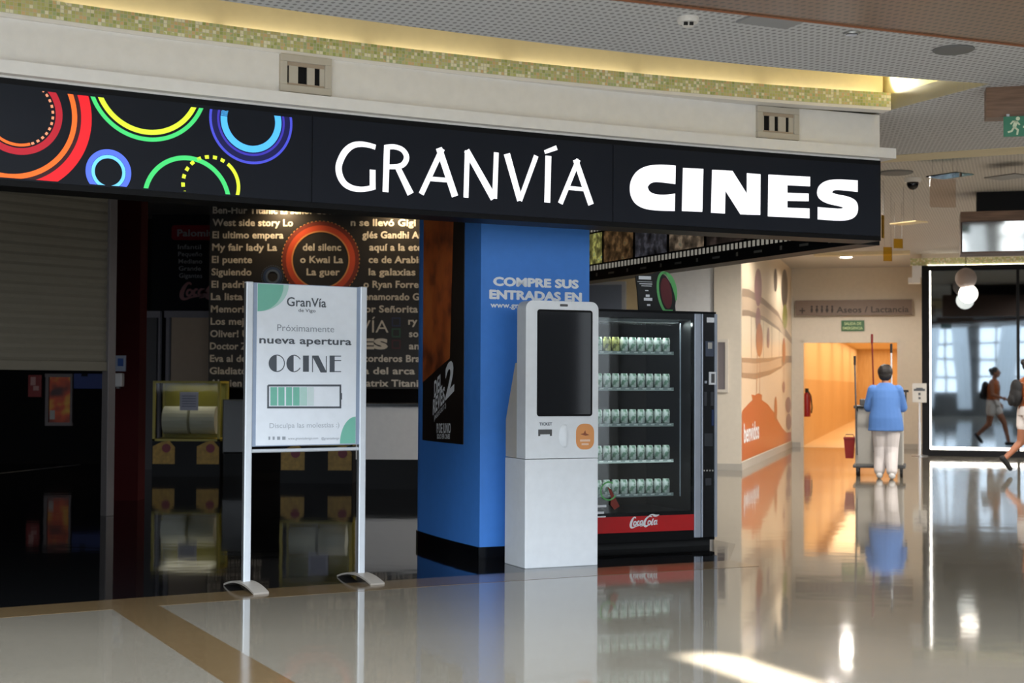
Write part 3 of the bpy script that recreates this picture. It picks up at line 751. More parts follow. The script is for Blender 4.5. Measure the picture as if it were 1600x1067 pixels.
for i in range(N_):
    a, b = x_b + (y2b - x_b) * i / N_, x_b + (y2b - x_b) * (i + 1) / N_
    za, zb_ = z1b + (z2b - z1b) * i / N_, z1b + (z2b - z1b) * (i + 1) / N_
    mb.add([pfl(0.0075)(a, za), pfl(0.0075)(b, zb_), pfl(0.0075)(b - 0.07 * (i + 1) / N_, 2.8), pfl(0.0075)(a - 0.07 * i / N_, 2.8)], [(0, 1, 2, 3)])
mo = mat('poster_orange', (196, 100, 48), 0.4); nt, Nn, Ll, bb = nodes_of(mo)
tc = Nn.new('ShaderNodeTexCoord'); nz = Nn.new('ShaderNodeTexNoise'); nz.inputs['Scale'].default_value = 3.2; nz.inputs['Detail'].default_value = 3
Ll.new(tc.outputs['Object'], nz.inputs['Vector']); r_ = ramp(nt, [(0.34, (112, 54, 30)), (0.5, (190, 94, 44)), (0.66, (206, 112, 52))], 'LINEAR')
Ll.new(nz.outputs['Fac'], r_.inputs[0]); Ll.new(r_.outputs[0], bb.inputs['Base Color'])
mb.build('orange_field', mo, ps)
mb = MB(); pf = pfl(0.009)
def slant(cx, cz, k):        # lettering runs uphill to the front
    return lambda a, b: pf(cx - a, cz + b + a * k)
for body, px, py, cap, wd, bd in (('DEL', 683, 621, 0.13, 0.17, 0.03), ('REVÉS', 681, 648, 0.12, 0.26, 0.03), ('(INSIDE OUT 2)', 683, 657, 0.035, 0.26, 0.01)):
    y, z = flp(px, py); text(mb, body, slant(y, z, 0.42), 0, 0, cap, x1=wd, bold=bd)
y, z = flp(701, 624); text(mb, '2', slant(y, z, 0.42), 0, 0, 0.26, x1=0.18, bold=0.03)
y, z = flp(687, 676); text(mb, '19 DE JUNIO', slant(y, z, 0.03), 0, 0, 0.075, x1=0.30, bold=0.02)
y, z = flp(688, 685); text(mb, 'SOLO EN CINES', slant(y, z, 0.03), 0, 0, 0.035, x1=0.27, bold=0.02)
mb.build('lettering', M_TXT, ps)

# ================================================================== TICKET KIOSK
K = floor_pt(820, 889); K2 = floor_pt(934, 883); KA = math.atan2(K2.y - K.y, K2.x - K.x); KW = (K2 - K).length
KP = Plane(K, KA); KD = (floor_pt(786, 880) - K).dot(KP.n)
kio = thing('ticket_kiosk', 'white self service ticket machine with black touch screen before the blue pillar', 'ticket machine', tuple(K), KA)
zs = KP.pix(880, 716)[1]; ztp = KP.pix(882, 470.5)[1]
MB().box(0, KW, 0, KD, 0, zs - 0.004).build('base_cabinet', M_KW, kio, bevel=0.006)
mb = MB()
def rrect(x0, x1, z0, z1, r, n=6, top_only=False):
    p = []
    for cx_, cz, a0 in ((x1 - r, z1 - r, 0), (x0 + r, z1 - r, 90), (x0 + r, z0 + r, 180), (x1 - r, z0 + r, 270)):
        if top_only and a0 >= 180: p.append((x0 if a0 == 180 else x1, z0)); continue
        for i in range(n + 1): q = R(a0 + 90 * i / n); p.append((cx_ + r * math.cos(q), cz + r * math.sin(q)))
    return p
hx0, hx1 = 0.0, KW
mb.prism(rrect(hx0, hx1, zs, ztp, 0.055, top_only=True), lambda a, b: (a, 0.0, b), lambda a, b: (a, 0.15, b))
mb.build('head', M_KW, kio, bevel=0.008)
zA = KP.pix(806, 567, 0.2)[1]; zB_ = KP.pix(788, 655, KD)[1]
mb = MB(); mb.prism([(0.15, zs), (KD, zs), (KD, zB_), (0.19, zA), (0.15, zA)], lambda a, b: (0.004, a, b), lambda a, b: (KW - 0.004, a, b)); mb.build('rear_housing', M_KG, kio, bevel=0.004)
(sx0, sz1), (sx1, sz0) = KP.pix(839.5, 483), KP.pix(925, 650)
mb = MB(); mb.prism(rrect(sx0, sx1, sz0, sz1, 0.02), lambda a, b: (a, -0.004, b), lambda a, b: (a, 0.003, b)); scr = mb.build('screen', M_BLK, kio)
mb = MB(); mb.prism(rrect(sx0 + 0.014, sx1 - 0.014, sz0 + 0.014, sz1 - 0.014, 0.006), lambda a, b: (a, -0.0055, b), lambda a, b: (a, -0.003, b)); mb.build('display_glass', M_SCR, scr)
a, b = KP.pix(875, 475), KP.pix(887, 479)
mb = MB(); mb.prism(rrect(a[0], b[0], b[1], a[1], 0.004), lambda x, y: (x, -0.003, y), lambda x, y: (x, 0.002, y)); mb.build('camera_slot', M_CARTD, kio)
kf = lambda a, b: (a, -0.002, b)
mb = MB(); a, b = KP.pix(842.5, 664.5), KP.pix(862.5, 664.5); t = KP.pix(842.5, 660); text(mb, 'TICKET', kf, a[0], a[1], t[1] - a[1], x1=b[0], bold=0.03)
mb.build('lettering', M_TXTD, kio)
a, b = KP.pix(841, 671), KP.pix(862, 681)
mb = MB(); mb.box(a[0], b[0], -0.006, 0.002, b[1] + 0.012, a[1]); mb.box(a[0], a[0] + 0.014, -0.006, 0.002, b[1], b[1] + 0.012); mb.box(b[0] - 0.014, b[0], -0.006, 0.002, b[1], b[1] + 0.012)
mb.build('ticket_slot', M_CARTD, kio, bevel=0.002)
c = KP.pix(885, 681)
mb = MB(); rr = []
for i in range(9):
    q = i / 8
    prof = []
    for j in range(17):
        t_ = -1 + 2 * j / 16; hh_ = 0.082 * t_
        wv = 0.055 * math.sqrt(max(0, 1 - t_ * t_ * 0.92))
        prof.append((c[0] - 0.004 - wv * (1 - q), -0.018 * math.sin(q * math.pi / 2) * math.sqrt(max(0.0, 1 - t_ * t_)), c[1] + hh_))
    rr.append(prof)
vs = [p for r_ in rr for p in r_]; mb.add(vs, [(i * 17 + j, i * 17 + j + 1, (i + 1) * 17 + j + 1, (i + 1) * 17 + j) for i in range(8) for j in range(16)])
k_ = 8 * 17; mb.add([(p[0], 0.0, p[2]) for p in rr[8]] + rr[8], [(j, j + 1, 17 + j + 1, 17 + j) for j in range(16)])
mb.build('card_reader', M_KW, kio, smooth=False)
a, b = KP.pix(900, 662), KP.pix(928, 702)
mb = MB(); mb.prism(rrect(a[0], b[0], b[1], a[1], 0.058), lambda x, y: (x, -0.0015, y), lambda x, y: (x, 0.0, y))
st = mb.build('sticker', mat('sticker_orange', (232, 158, 96), 0.5), kio); st['label'] = 'orange oval sticker'
mb = MB(); cx_, cz = (a[0] + b[0]) / 2, (a[1] + b[1]) / 2
fs_ = lambda x, y: (x, -0.0025, y)
mb.poly([(cx_ - 0.038, cz + 0.018), (cx_ - 0.012, cz + 0.024), (cx_, cz + 0.045), (cx_ + 0.008, cz + 0.022), (cx_ + 0.034, cz + 0.012), (cx_ + 0.004, cz + 0.006)], fs_, 0)
mb.box(cx_ - 0.04, cx_ + 0.04, -0.0025, -0.001, cz - 0.035, cz - 0.02, 1); mb.box(cx_ - 0.028, cx_ + 0.028, -0.0025, -0.001, cz - 0.06, cz - 0.047, 1)
mb.build('sticker_print', [mat('sticker_brown', (150, 84, 56), 0.5), mat('sticker_pale', (244, 206, 180), 0.5)], st)

# ================================================================== VENDING MACHINE
VA = R(23.2); VW = 1.14; VD = 0.82
vr = floor_pt(1118.5, 853); VO = vr - Vector((math.cos(VA), math.sin(VA), 0)) * VW
VP = Plane(VO, VA)
vm = thing('vending_machine', 'black glass front drinks machine with red band, right of the white ticket machine', 'vending machine', tuple(VO), VA)
VH = VP.pix(1119, 491)[1]
gx1 = VP.pix(1083, 700)[0]; tx1 = VP.pix(1097, 700)[0]; px1 = VP.pix(1114.5, 700)[0]
zred0 = VP.pix(1000, 831)[1]; zred1 = VP.pix(1000, 806)[1]
t_ = 0.04
mb = MB(); z0 = 0.05
mb.box(0, t_, 0.02, VD, z0, VH); mb.box(VW - t_, VW, 0.02, VD, z0, VH); mb.box(t_, VW - t_, VD - t_, VD, z0, VH); mb.box(0, VW, 0.0, VD, VH, VH + 0.018)
mb.box(t_, VW - t_, 0.03, VD - t_, z0, zred1 + 0.02); mb.box(t_, VW - t_, 0.03, VD - t_, VH - 0.05, VH); mb.box(gx1 - 0.005, VW - t_, 0.03, VD - t_, zred1 + 0.02, VH - 0.05)
mb.build('cabinet', M_BLK, vm)
mb = MB(); mb.box(0.02, VW - 0.02, 0.06, VD - 0.05, 0.0, z0); mb.build('plinth', M_RUB, vm)
mb = MB(); mb.box(t_ + 0.01, gx1 - 0.01, VD - t_ - 0.02, VD - t_ - 0.01, zred1 + 0.02, VH - 0.06); mb.build('rear_liner', mat('liner_brown', (34, 28, 22), 0.7, spec=0.1), vm)
mb = MB(); mb.box(0.0, gx1, -0.01, 0.02, zred1, zred1 + 0.028); mb.box(0, gx1, -0.01, 0.02, VH - 0.045, VH - 0.002); mb.box(0, 0.03, -0.01, 0.02, zred1 + 0.028, VH - 0.045); mb.box(gx1 - 0.012, gx1, -0.01, 0.02, zred1 + 0.028, VH - 0.045)
dr = mb.build('glass_door', M_BLKG, vm)
MB().box(0.03, gx1 - 0.012, 0.0, 0.006, zred1 + 0.028, VH - 0.045).build('pane', M_GLASS, dr)
mb = MB(); mb.box(0, gx1, -0.014, 0.02, zred0, zred1); rb = mb.build('red_band', M_RED, vm)
# logo script on the band, traced as brush strokes
def logo(mb, fn, x0, z0, w, h, m=0):
    q = lambda pts: [(x0 + a / 345 * w, z0 + (1 - b / 165) * h) for a, b in pts]
    wd = w / 345
    S_ = [([(70, 38), (62, 24), (45, 28), (25, 62), (12, 105), (14, 140), (35, 150), (70, 136), (140, 122), (152, 132), (120, 142)], [7, 10, 12, 18, 20, 18, 12, 8, 8, 7, 3]),
          ([(72, 78), (52, 80), (44, 104), (50, 122), (66, 118), (76, 96), (72, 78)], 11),
          ([(112, 76), (98, 74), (86, 96), (90, 118), (108, 114)], [8, 11, 13, 12, 7]),
          ([(148, 74), (130, 74), (118, 98), (124, 116), (138, 108), (150, 76), (142, 112), (154, 114)], [9, 11, 12, 11, 8, 10, 10, 5]),
          ([(258, 30), (226, 22), (196, 42), (172, 84), (168, 124), (184, 142), (212, 132)], [6, 10, 14, 19, 20, 16, 8]),
          ([(196, 44), (228, 12), (262, 2), (300, 14), (338, 10), (300, 26), (268, 18)], [4, 8, 10, 12, 5, 7, 3]),
          ([(236, 78), (216, 82), (210, 108), (218, 126), (234, 118), (242, 94), (236, 78)], 11),
          ([(272, 50), (256, 100), (254, 126), (268, 122)], [9, 12, 12, 6]),
          ([(310, 78), (292, 80), (280, 104), (284, 124), (300, 116), (314, 80), (306, 120), (322, 122)], [9, 11, 12, 11, 8, 10, 10, 5]),
          ([(152, 104), (160, 100), (170, 98)], [9, 9, 8])]
    for j, (p, k) in enumerate(S_):
        p, k = smooth_line(p, k, 4)
        k = [v * wd * 1.35 for v in k]
        mb.stroke(q(p), k, lambda a, b, j=j: fn(a, b), m)
lx0, lz0_ = VP.pix(982.5, 827); lx1, _ = VP.pix(1029, 805); lz1_ = VP.pix(1005, 805.5)[1]
mb = MB(); logo(mb, lambda a, b: (a, -0.0165, b + (a - lx0) * 0.02), lx0, lz0_ + 0.004, lx1 - lx0, lz1_ - lz0_); mb.build('logo_lettering', M_TXT, rb)
mb = MB(); mb.box(0.0, gx1, -0.008, 0.03, 0.06, zred0 - 0.003); mb.build('kick_panel', M_BLK, vm)
mb = MB(); mb.box(gx1 + 0.002, tx1 - 0.022, -0.02, 0.02, 0.075, VH); mb.box(tx1 - 0.014, tx1, -0.02, 0.02, 0.075, VH); mb.build('silver_trim', M_SILV, vm, bevel=0.004)
mb = MB(); mb.box(tx1 - 0.02, tx1 - 0.013, -0.01, 0.02, 0.075, VH); mb.build('trim_groove', mat('groove_teal', (74, 92, 104), 0.4), vm)
mb = MB(); mb.box(tx1, px1, -0.012, 0.03, 0.075, VH); cpn = mb.build('control_panel', M_BLKG, vm)
mb = MB(); mb.box(px1, VW, -0.02, 0.03, 0.075, VH); mb.build('edge_trim', M_SILV, vm)
def cpl(name, x0, x1, y0, y1, m, d=0.004, par=None):
    a, b = VP.pix(x0, y0), VP.pix(x1, y1)
    return MB().box(a[0], b[0], -0.012 - d, -0.01, b[1], a[1]).build(name, m, par or cpn)
cpl('brand_label', 1103, 1115, 496, 504, M_TXT, 0.002)
cpl('display', 1101, 1113.5, 533, 557, mat('display_blue_grey', (66, 74, 92), 0.2), 0.003)
cpl('display_icon', 1104.5, 1111, 535, 545, M_TXTG, 0.005)
rd_ = cpl('card_reader', 1106, 1116.5, 581, 601, M_TXT, 0.01)
cpl('reader_slot', 1109, 1114, 584, 598, M_CARTD, 0.013)
cpl('coin_button', 1099.5, 1103, 595, 599, M_SILV, 0.006)
cpl('price_list', 1099, 1103, 612, 634, mat('dim_print', (58, 60, 66), 0.5), 0.002); cpl('price_list', 1109, 1113.5, 612, 634, MATS['dim_print'], 0.002)
cpl('bill_slot', 1110.5, 1114, 640, 665, mat('slot_blue', (24, 44, 88), 0.3), 0.004)
cpl('coin_return', 1099, 1112, 677, 697, mat('return_grey', (44, 48, 54), 0.3), 0.004)
mb = MB()
for i in range(4): a = VP.pix(1098 + i * 4.4, 735); mb.box(a[0], a[0] + 0.012, -0.0145, -0.012, a[1] - 0.006, a[1] + 0.006)
mb.build('panel_print', M_TXTG, cpn)
cpl('panel_plate', 1101, 1110, 747, 758, MATS['dim_print'], 0.002)
# shelves, light and cans
sh_z = [VP.pix(1000, y, 0.12)[1] for y in (549.5, 606, 662, 718.5, 771.5)]
xr = VP.pix(1052, 600, 0.12)[0]
strip_m = mat('price_strip', (150, 160, 158), 0.5); tick_m = mat('price_tick', (226, 230, 228), 0.5)
for z in sh_z:
    mb = MB(); mb.box(t_ + 0.01, xr, 0.12, VD - 0.1, z - 0.012, z); shf = mb.build('shelf', mat('shelf_grey', (112, 116, 116), 0.4, 0.4), vm)
    mb = MB(); mb.box(t_ + 0.01, xr, 0.114, 0.12, z - 0.022, z + 0.004); mb.build('price_strip', strip_m, shf)
    mb = MB()
    x = xr - 0.055
    while x > 0.1: mb.box(x, x + 0.034, 0.1125, 0.114, z - 0.012, z - 0.002); x -= 0.0755
    mb.build('price_tag', tick_m, shf)
MB().box(xr + 0.012, xr + 0.018, 0.03, 0.04, sh_z[4] - 0.02, VH - 0.08).build('inner_rail', M_SILV, vm)
MB().box(0.1, gx1 - 0.1, 0.06, 0.085, VH - 0.075, VH - 0.052).build('light_tube', mat('tube_off', (70, 72, 74), 0.5), vm)
p = VP.w(0.5, 0.16, VH - 0.08); area('vending_light', p, (R(-25), 0, VA), 0.8, 0.05, 3.0, (0.9, 1.0, 0.98))
for z in sh_z[1:]: 
    p = VP.w(0.5, 0.06, z + 0.24); area('vending_light', p, (R(30), 0, VA), 0.85, 0.03, 0.55, (0.9, 1.0, 0.98))
def can_mat(name, c1, c2, c3):
    m = mat(name, c1, 0.35, 0.2); nt, N, L, b = nodes_of(m)
    tc = N.new('ShaderNodeTexCoord'); w = N.new('ShaderNodeTexNoise'); w.inputs['Scale'].default_value = 26; w.inputs['Detail'].default_value = 1.5
    L.new(tc.outputs['Object'], w.inputs['Vector']); r = ramp(nt, [(0.38, c3), (0.44, c2), (0.5, c1)], 'LINEAR'); L.new(w.outputs['Fac'], r.inputs[0]); L.new(r.outputs[0], b.inputs['Base Color']); return m
CAN_G = can_mat('can_green_white', (236, 240, 236), (204, 222, 208), (132, 164, 142)); CAN_Y = can_mat('can_yellow', (226, 222, 150), (196, 190, 100), (120, 120, 70))
def can_mb(): return MB().lathe([(0.0, 0.0), (0.024, 0.0), (0.031, 0.008), (0.0315, 0.095), (0.026, 0.108), (0.026, 0.112), (0.023, 0.1085), (0.0, 0.1085)], n=20)
protoG = can_mb().build('drink_can', [CAN_G], smooth=True); protoY = can_mb().build('drink_can', [CAN_Y], smooth=True)
x_last = VP.pix(1040.6, 540, 0.155)[0]
rows = ['top', 'second', 'third', 'fourth', 'bottom']; used = {}
for ri, z in enumerate(sh_z):
    for ci in range(10):
        x = x_last - ci * 0.0755
        if x < 0.1: continue
        yel = ri == 0 and ci in (6, 7)
        src = protoY if yel else protoG
        o = src if src.name not in used else src.copy()
        if src.name not in used: used[src.name] = 1
        else: COL.objects.link(o)
        o.location = VP.w(x, 0.155, z + 0.001); o.rotation_euler = (0, 0, ci * 0.0 + VA + random.uniform(-0.25, 0.25))
        if yel: tag(o, 'yellow drink can on the top shelf inside the glass front machine', 'can', 'yellow cans on the top shelf')
        else: tag(o, 'pale green drink can on the %s shelf inside the glass front machine' % rows[ri], 'can', 'pale green cans on the %s shelf' % rows[ri])
# sticker on the glass
GREEN = mat('ring_green', (108, 192, 112), 0.45); SPL = mat('splash_red', (138, 52, 40), 0.5)
a = VP.pix(950, 767); 
mb = MB(); gf = lambda d: (lambda x, y: (x, -0.0105 - d, y))
mb.ring(a[0], a[1], 0.062, 0.074, gf(0.002), 60, 330, 0); mb.poly([(a[0] - 0.012, a[1] + 0.035), (a[0] + 0.022, a[1] + 0.01), (a[0] + 0.055, a[1] - 0.05), (a[0] + 0.095, a[1] - 0.12), (a[0] + 0.05, a[1] - 0.145), (a[0] + 0.015, a[1] - 0.105), (a[0] + 0.02, a[1] - 0.05)], gf(0.0015), 1)
for i, (w_, dz) in enumerate(((0.09, -0.115), (0.07, -0.165), (0.085, -0.2))): mb.box(a[0] - 0.11, a[0] - 0.11 + w_, -0.0125, -0.01, a[1] + dz - 0.008, a[1] + dz + 0.01, 2)
gs = mb.build('glass_sticker', [GREEN, SPL, M_TXT], dr)
# cardboard topper on the machine
TP = Plane(VP.w(0, 0.22, 0), VA)
tl = TP.pix(997, 487)[0]
tt = thing('cardboard_topper', 'black cardboard advert topper with green ring standing on the drinks machine', 'advert', tuple(VP.w(0, 0.22, VH + 0.018)), VA)
def tpx(px, py): a = TP.pix(px, py); return (a[0], a[1] - VH - 0.018)
outl = [tpx(*p) for p in ((998, 487), (1056, 491), (1055, 478), (1057, 461), (1050, 446), (1040, 431), (1028, 424), (1019, 428), (993, 431), (996, 455))]
mn_ = min(b for a, b in outl); outl = [(a, max(0.0, b)) for a, b in outl]
mb = MB(); mb.prism(outl, lambda a, b: (a, 0.0, b), lambda a, b: (a, 0.012, b)); mb.build('board', mat('topper_black', (30, 30, 28), 0.5), tt)
mb = MB(); tf = lambda a, b: (a, -0.003, b)
c_ = tpx(1041, 458); pts = []
for i in range(33):
    q = R(70 + 230 * i / 32); pts.append((c_[0] + 0.075 * math.cos(q) - 0.28 * 0.165 * math.sin(q) * 0.55, max(0.01, c_[1] + 0.165 * math.sin(q))))
mb.stroke(pts, 0.022, tf)
pts = [];
for i in range(17):
    q = R(-20 + 110 * i / 16); pts.append((c_[0] + 0.085 * math.cos(q) - 0.28 * 0.165 * math.sin(q) * 0.55, c_[1] + 0.165 * math.sin(q)))
mb.stroke(pts, [0.012 + 0.03 * math.sin(math.pi * i / 16) for i in range(17)], tf)
mb.build('green_ring', GREEN, tt)
mb = MB(); mb.poly([(c_[0] + 0.05 * math.cos(R(q)) - 0.28 * 0.12 * math.sin(R(q)) * 0.55, c_[1] + 0.125 * math.sin(R(q))) for q in range(0, 360, 12)], lambda a, b: (a, -0.002, b)); mb.build('dark_red_disc', mat('topper_red', (104, 40, 44), 0.5), tt)
mb = MB()
for x0, x1, y0, y1 in ((998, 1017, 431, 437), (996, 1019, 439.5, 441), (999, 1019, 442.5, 444.5), (1002, 1018, 446, 447.5), (1008, 1013, 453, 455), (1006, 1019, 465, 470), (1009, 1015, 460, 464), (1011, 1016, 475, 478)):
    a, b = tpx(x0, y0), tpx(x1, y1); mb.box(a[0], b[0], -0.002, 0, b[1], a[1])
mb.build('white_print', M_TXT, tt)

# ================================================================== STANDEE
S0, S1 = floor_pt(384, 921), floor_pt(563, 907); SA = math.atan2(S1.y - S0.y, S1.x - S0.x); SW = (S1 - S0).length
SP = Plane(S0, SA)
sd_ = thing('poster_stand', 'tall aluminium poster stand holding a white and mint notice in front of the entrance', 'sign stand', tuple(S0), SA)
zt0 = SP.pix(391, 440)[1]
for x in (0, SW):
    mb = MB(); mb.box(x - 0.024, x + 0.024, -0.02, 0.02, 0.035, zt0 + 0.0); pst = mb.build('post', M_ALUW, sd_, bevel=0.006)
    MB().box(x - 0.0245, x - 0.0235, -0.012, 0.012, 0.05, zt0 - 0.01).build('post_groove', M_CARTD, pst)
    rings_ = []
    for i in range(13):
        q = -1 + 2 * i / 12; z = 0.04 * (1 - q * q) + 0.004; y = q * 0.24
        rings_.append([(x - 0.05, y, z), (x + 0.05, y, z), (x + 0.05, y, z + 0.012), (x - 0.05, y, z + 0.012)])
    mb = MB(); mb.loft(rings_); mb.v = [(a, b, max(0.0, c - 0.004)) for a, b, c in mb.v]; mb.build('foot', M_FOOT, sd_)
zb0 = SP.pix(474, 696)[1]; zt1 = zt0 - 0.005
mb = MB(); mb.box(0.024, SW - 0.024, -0.012, 0.014, zb0, zt1); bd_ = mb.build('board', mat('board_edge_blue', (150, 164, 186), 0.4, 0.2), sd_)
mb = MB(); mb.box(0.05, SW - 0.05, -0.0145, -0.012, zb0 + 0.006, zt1 - 0.004); pap = mb.build('notice', M_PAPER, bd_)
zc = SP.pix(474, 703)[1]
mb = MB(); mb.tube([(0.02, 0, zc), (SW - 0.02, 0, zc)], 0.012, 10); mb.build('crossbar', M_ALUW, sd_)
nf = lambda d: (lambda a, b: (a, -0.0145 - d, b))
def npx(px, py): return SP.pix(px, py, -0.015)
xl, xr2 = 0.052, SW - 0.052; zl, zh = zb0 + 0.008, zt1 - 0.006
def arc(cx, cz, r, a0, a1, n=18): return [(cx + r * math.cos(R(a0 + (a1 - a0) * i / n)), cz + r * math.sin(R(a0 + (a1 - a0) * i / n))) for i in range(n + 1)]
p = npx(443, 445)[0]; q = npx(395, 486)[1]; r1 = p - xl; r2 = zh - q
mb = MB(); mb.poly([(xl, zh)] + [(xl + (r1 + 0.035) * math.sin(R(t)), zh - (r2 + 0.0) * math.cos(R(t))) for t in range(0, 91, 6)], nf(0.0012), 1)
mb.poly([(xl, zh)] + [(xl + r1 * math.sin(R(t)), zh - r2 * math.cos(R(t))) for t in range(0, 91, 6)], nf(0.002), 0)
mb.build('corner_shape', [M_GRN, M_GRN2], pap); mb = MB()
q = npx(552, 651)[1]; p = npx(531, 690)[0]
mb.poly([(xr2, zl)] + [(xr2 - (xr2 - p) * math.cos(R(t)) , zl + (q - zl) * math.sin(R(t))) for t in range(0, 91, 6)], nf(0.002), 0)
mb.build('corner_shape', [M_GRN, M_GRN2], pap)
mb = MB()
def ntext(body, x0, x1, yb, cap, bold=0.0, m=0, shear=0):
    a, b = npx(x0, yb), npx(x1, yb); t = npx((x0 + x1) / 2, yb - cap); z = npx((x0 + x1) / 2, yb)[1]
    text(mb, body, nf(0.002), a[0], z, t[1] - z, x1=b[0], bold=bold, m=m, shear=shear)
ntext('GranVía', 448, 509.5, 479, 14, 0.012); ntext('de Vigo', 466, 493, 487.5, 5, 0.006)
ntext('Próximamente', 433, 522, 518, 10, 0, 1); ntext('nueva apertura', 405, 549, 537.5, 11.5, 0.022)
ntext('Disculpa las molestias :)', 421, 530, 668, 7.5, 0, 2)
for x, w_ in ((419.5, 2.5), (426, 3), (433, 4.5), (441, 5)):
    a, b = npx(x, 682), npx(x + w_, 687); mb.box(a[0], b[0], -0.0165, -0.0145, b[1], a[1], 1)
ntext('www.granviadevigo.com', 450, 497, 686.5, 3.6, 0, 1); ntext('@granviadevigo', 502, 530, 686.5, 3.6, 0, 1)
# art deco title
k = 3.557
def op(x, y): return npx(340 + x / k, 420 + y / k)
def opoly(pts): mb.poly([op(*q) for q in pts], nf(0.002), 0)
def el(cx, cy, rx, ry, a0, a1, n=16): return [(cx + rx * math.cos(R(a0 + (a1 - a0) * i / n)), cy - ry * math.sin(R(a0 + (a1 - a0) * i / n))) for i in range(n + 1)]
opoly(el(328, 525, 45, 48, 90, 270)); mb.stroke([op(*q) for q in el(328, 525, 43, 46, -90, 90)], 0.006, nf(0.002))
opoly(el(422, 526, 40, 48, 90, 270)); mb.stroke([op(*q) for q in el(422, 526, 42, 46, 30, 90)], 0.006, nf(0.002)); mb.stroke([op(*q) for q in el(422, 526, 42, 46, -90, -30)], 0.006, nf(0.002))
opoly([(474, 482), (507, 482), (507, 572), (474, 572)])
opoly([(524, 482), (560, 482), (606, 576), (572, 576)]); mb.stroke([op(527, 484), op(527, 574)], 0.006, nf(0.002)); mb.stroke([op(604, 484), op(604, 574)], 0.006, nf(0.002))
opoly([(622, 482), (650, 482), (650, 574), (622, 574)])
for y in (485, 510, 571): mb.stroke([op(648, y), op(686, y)], 0.006, nf(0.002))
# progress bar
bx = [(280, 648), (682, 648), (682, 770), (280, 770), (280, 648)]
mb.stroke([op(*q) for q in bx], 0.012, nf(0.002)); opoly([(684, 690), (691, 690), (691, 726), (684, 726)])
mb.build('notice_print', [M_TXTD, M_TXTL, mat('faint_grey_print', (176, 182, 190), 0.6)], pap)
mb = MB()
for i, (x0, x1, m_) in enumerate(((293, 330, 0), (337, 371, 0), (380, 413, 0), (419, 455, 0), (458, 497, 1), (500, 534, 2))):
    mb.poly([op(*q) for q in ((x0, 658), (x1, 658), (x1, 760), (x0, 760))], nf(0.002), m_)
mb.build('progress_bar', [M_GRN, M_GRN2, mat('faint_mint_print', (206, 222, 222), 0.6)], pap)

# ================================================================== CINEMA INTERIOR
def ybox(mb, x0, x1, y0, y1, Y, dy0, dy1, m=0):
    """box covering pixel span x0..x1, y0..y1 on the frontal plane Y"""
    a, b = at_y(x0, y1, Y), at_y(x1, y0, Y)
    return mb.box(a.x, b.x, Y + dy0, Y + dy1, a.z, b.z, m)
class Front:
    """local frame at a base point on frontal plane Y"""
    def __init__(s, px, py, Y): s.o = at_y(px, py, Y); s.Y = Y
    def l(s, px, py): p = at_y(px, py, s.Y); return (p.x - s.o.x, p.z - s.o.z)
    def box(s, mb, x0, x1, y0, y1, d0, d1, m=0):
        a, b = s.l(x0, y1), s.l(x1, y0); return mb.box(a[0], b[0], d0, d1, a[1], b[1], m)
    def text(s, mb, body, x0, x1, yb, cap, d=-0.003, bold=0.0, m=0, shear=0):
        a, b = s.l(x0, yb), s.l(x0 if x1 is None else x1, yb); t = s.l(x0, yb - cap)
        text(mb, body, lambda p, q: (p, d, q), a[0], a[1], t[1] - a[1], x1=None if x1 is None else b[0], xs=0.8, bold=bold, m=m, shear=shear)
# wall of film titles
TB = Front(498, 606, 20.4)
tb = thing('film_title_board', 'large dark board of film titles in pale letters with a glowing red ring', 'board', tuple(TB.o))
mb = MB(); a = TB.l(325, 606); b = (TB.l(735, 300)[0], 3.94 - TB.o.z)
mb.box(a[0], b[0], 0.0, 0.25, a[1], b[1]); mb.build('panel', mat('board_brown_black', (30, 26, 23), 0.5), tb)
r0, r19 = 352.6, 19.3
def row(i): return r0 + r19 * (i - 2)
for i, body, x0, x1 in ((1, 'Ben-Hur Titanic El señor de los', 332.5, 532), (2, 'West side story Lo', 332, 458), (2, 'n se llevó Gigi Un', 548, 676), (3, 'El ultimo empera', 332, 443), (3, 'glés Gandhi Amad', 566, 680),
                        (4, 'My fair lady La', 331.5, 433), (4, 'del silenc', 473, 533), (4, 'aquí a la etern', 577, 674), (5, 'El puente', 331, 394), (5, 'o Kwai La', 469, 536), (5, 'ce de Arabia L', 576, 674),
                        (6, 'Siguiendo', 330.5, 393), (6, 'La guer', 479, 531), (6, 'la galaxias Ca', 576, 676), (7, 'El padrino', 330.5, 400), (7, 'o Ryan Forrest', 568, 666), (8, 'La lista de', 329.5, 402), (8, 'enamorado Gig', 569, 666),
                        (9, 'Memorias de', 329.5, 416), (9, 'or Señorita', 570, 653), (10, 'Los mejores', 329, 412), (10, 'ry Ll', 638, 668), (11, 'Oliver! Una', 328.5, 404), (11, 'sol', 639, 657),
                        (12, 'Doctor Zhivago', 328, 424), (12, 'an', 639, 655), (13, 'Eva al desnudo', 328, 424), (13, 'corderos Brav', 568, 664), (14, 'Gladiator El', 327.5, 410), (14, 'a del arca p', 568, 664),
                        (15, 'Alguien voló', 328, 412), (15, 'Matrix Titanic', 558, 662)):
    mb = MB(); TB.text(mb, body, x0, x1, row(i), 11, bold=0.025); mb.build('title_lettering', mat('title_pale', (206, 198, 186), 0.6), tb)
c = TB.l(501, 406); k = abs(TB.l(560, 406)[0] - c[0]) / 59
mb = MB(); tf2 = lambda a, b: (a, -0.004, b)
mb.ring(c[0], c[1], 54 * k, 60 * k, tf2, m=1); mb.ring(c[0], c[1], 45.5 * k, 54 * k, tf2, m=0); mb.ring(c[0], c[1], 43.5 * k, 45.5 * k, tf2, m=2); mb.ring(c[0], c[1], 60.3 * k, 61.3 * k, tf2, m=2, n=240, dash=2)
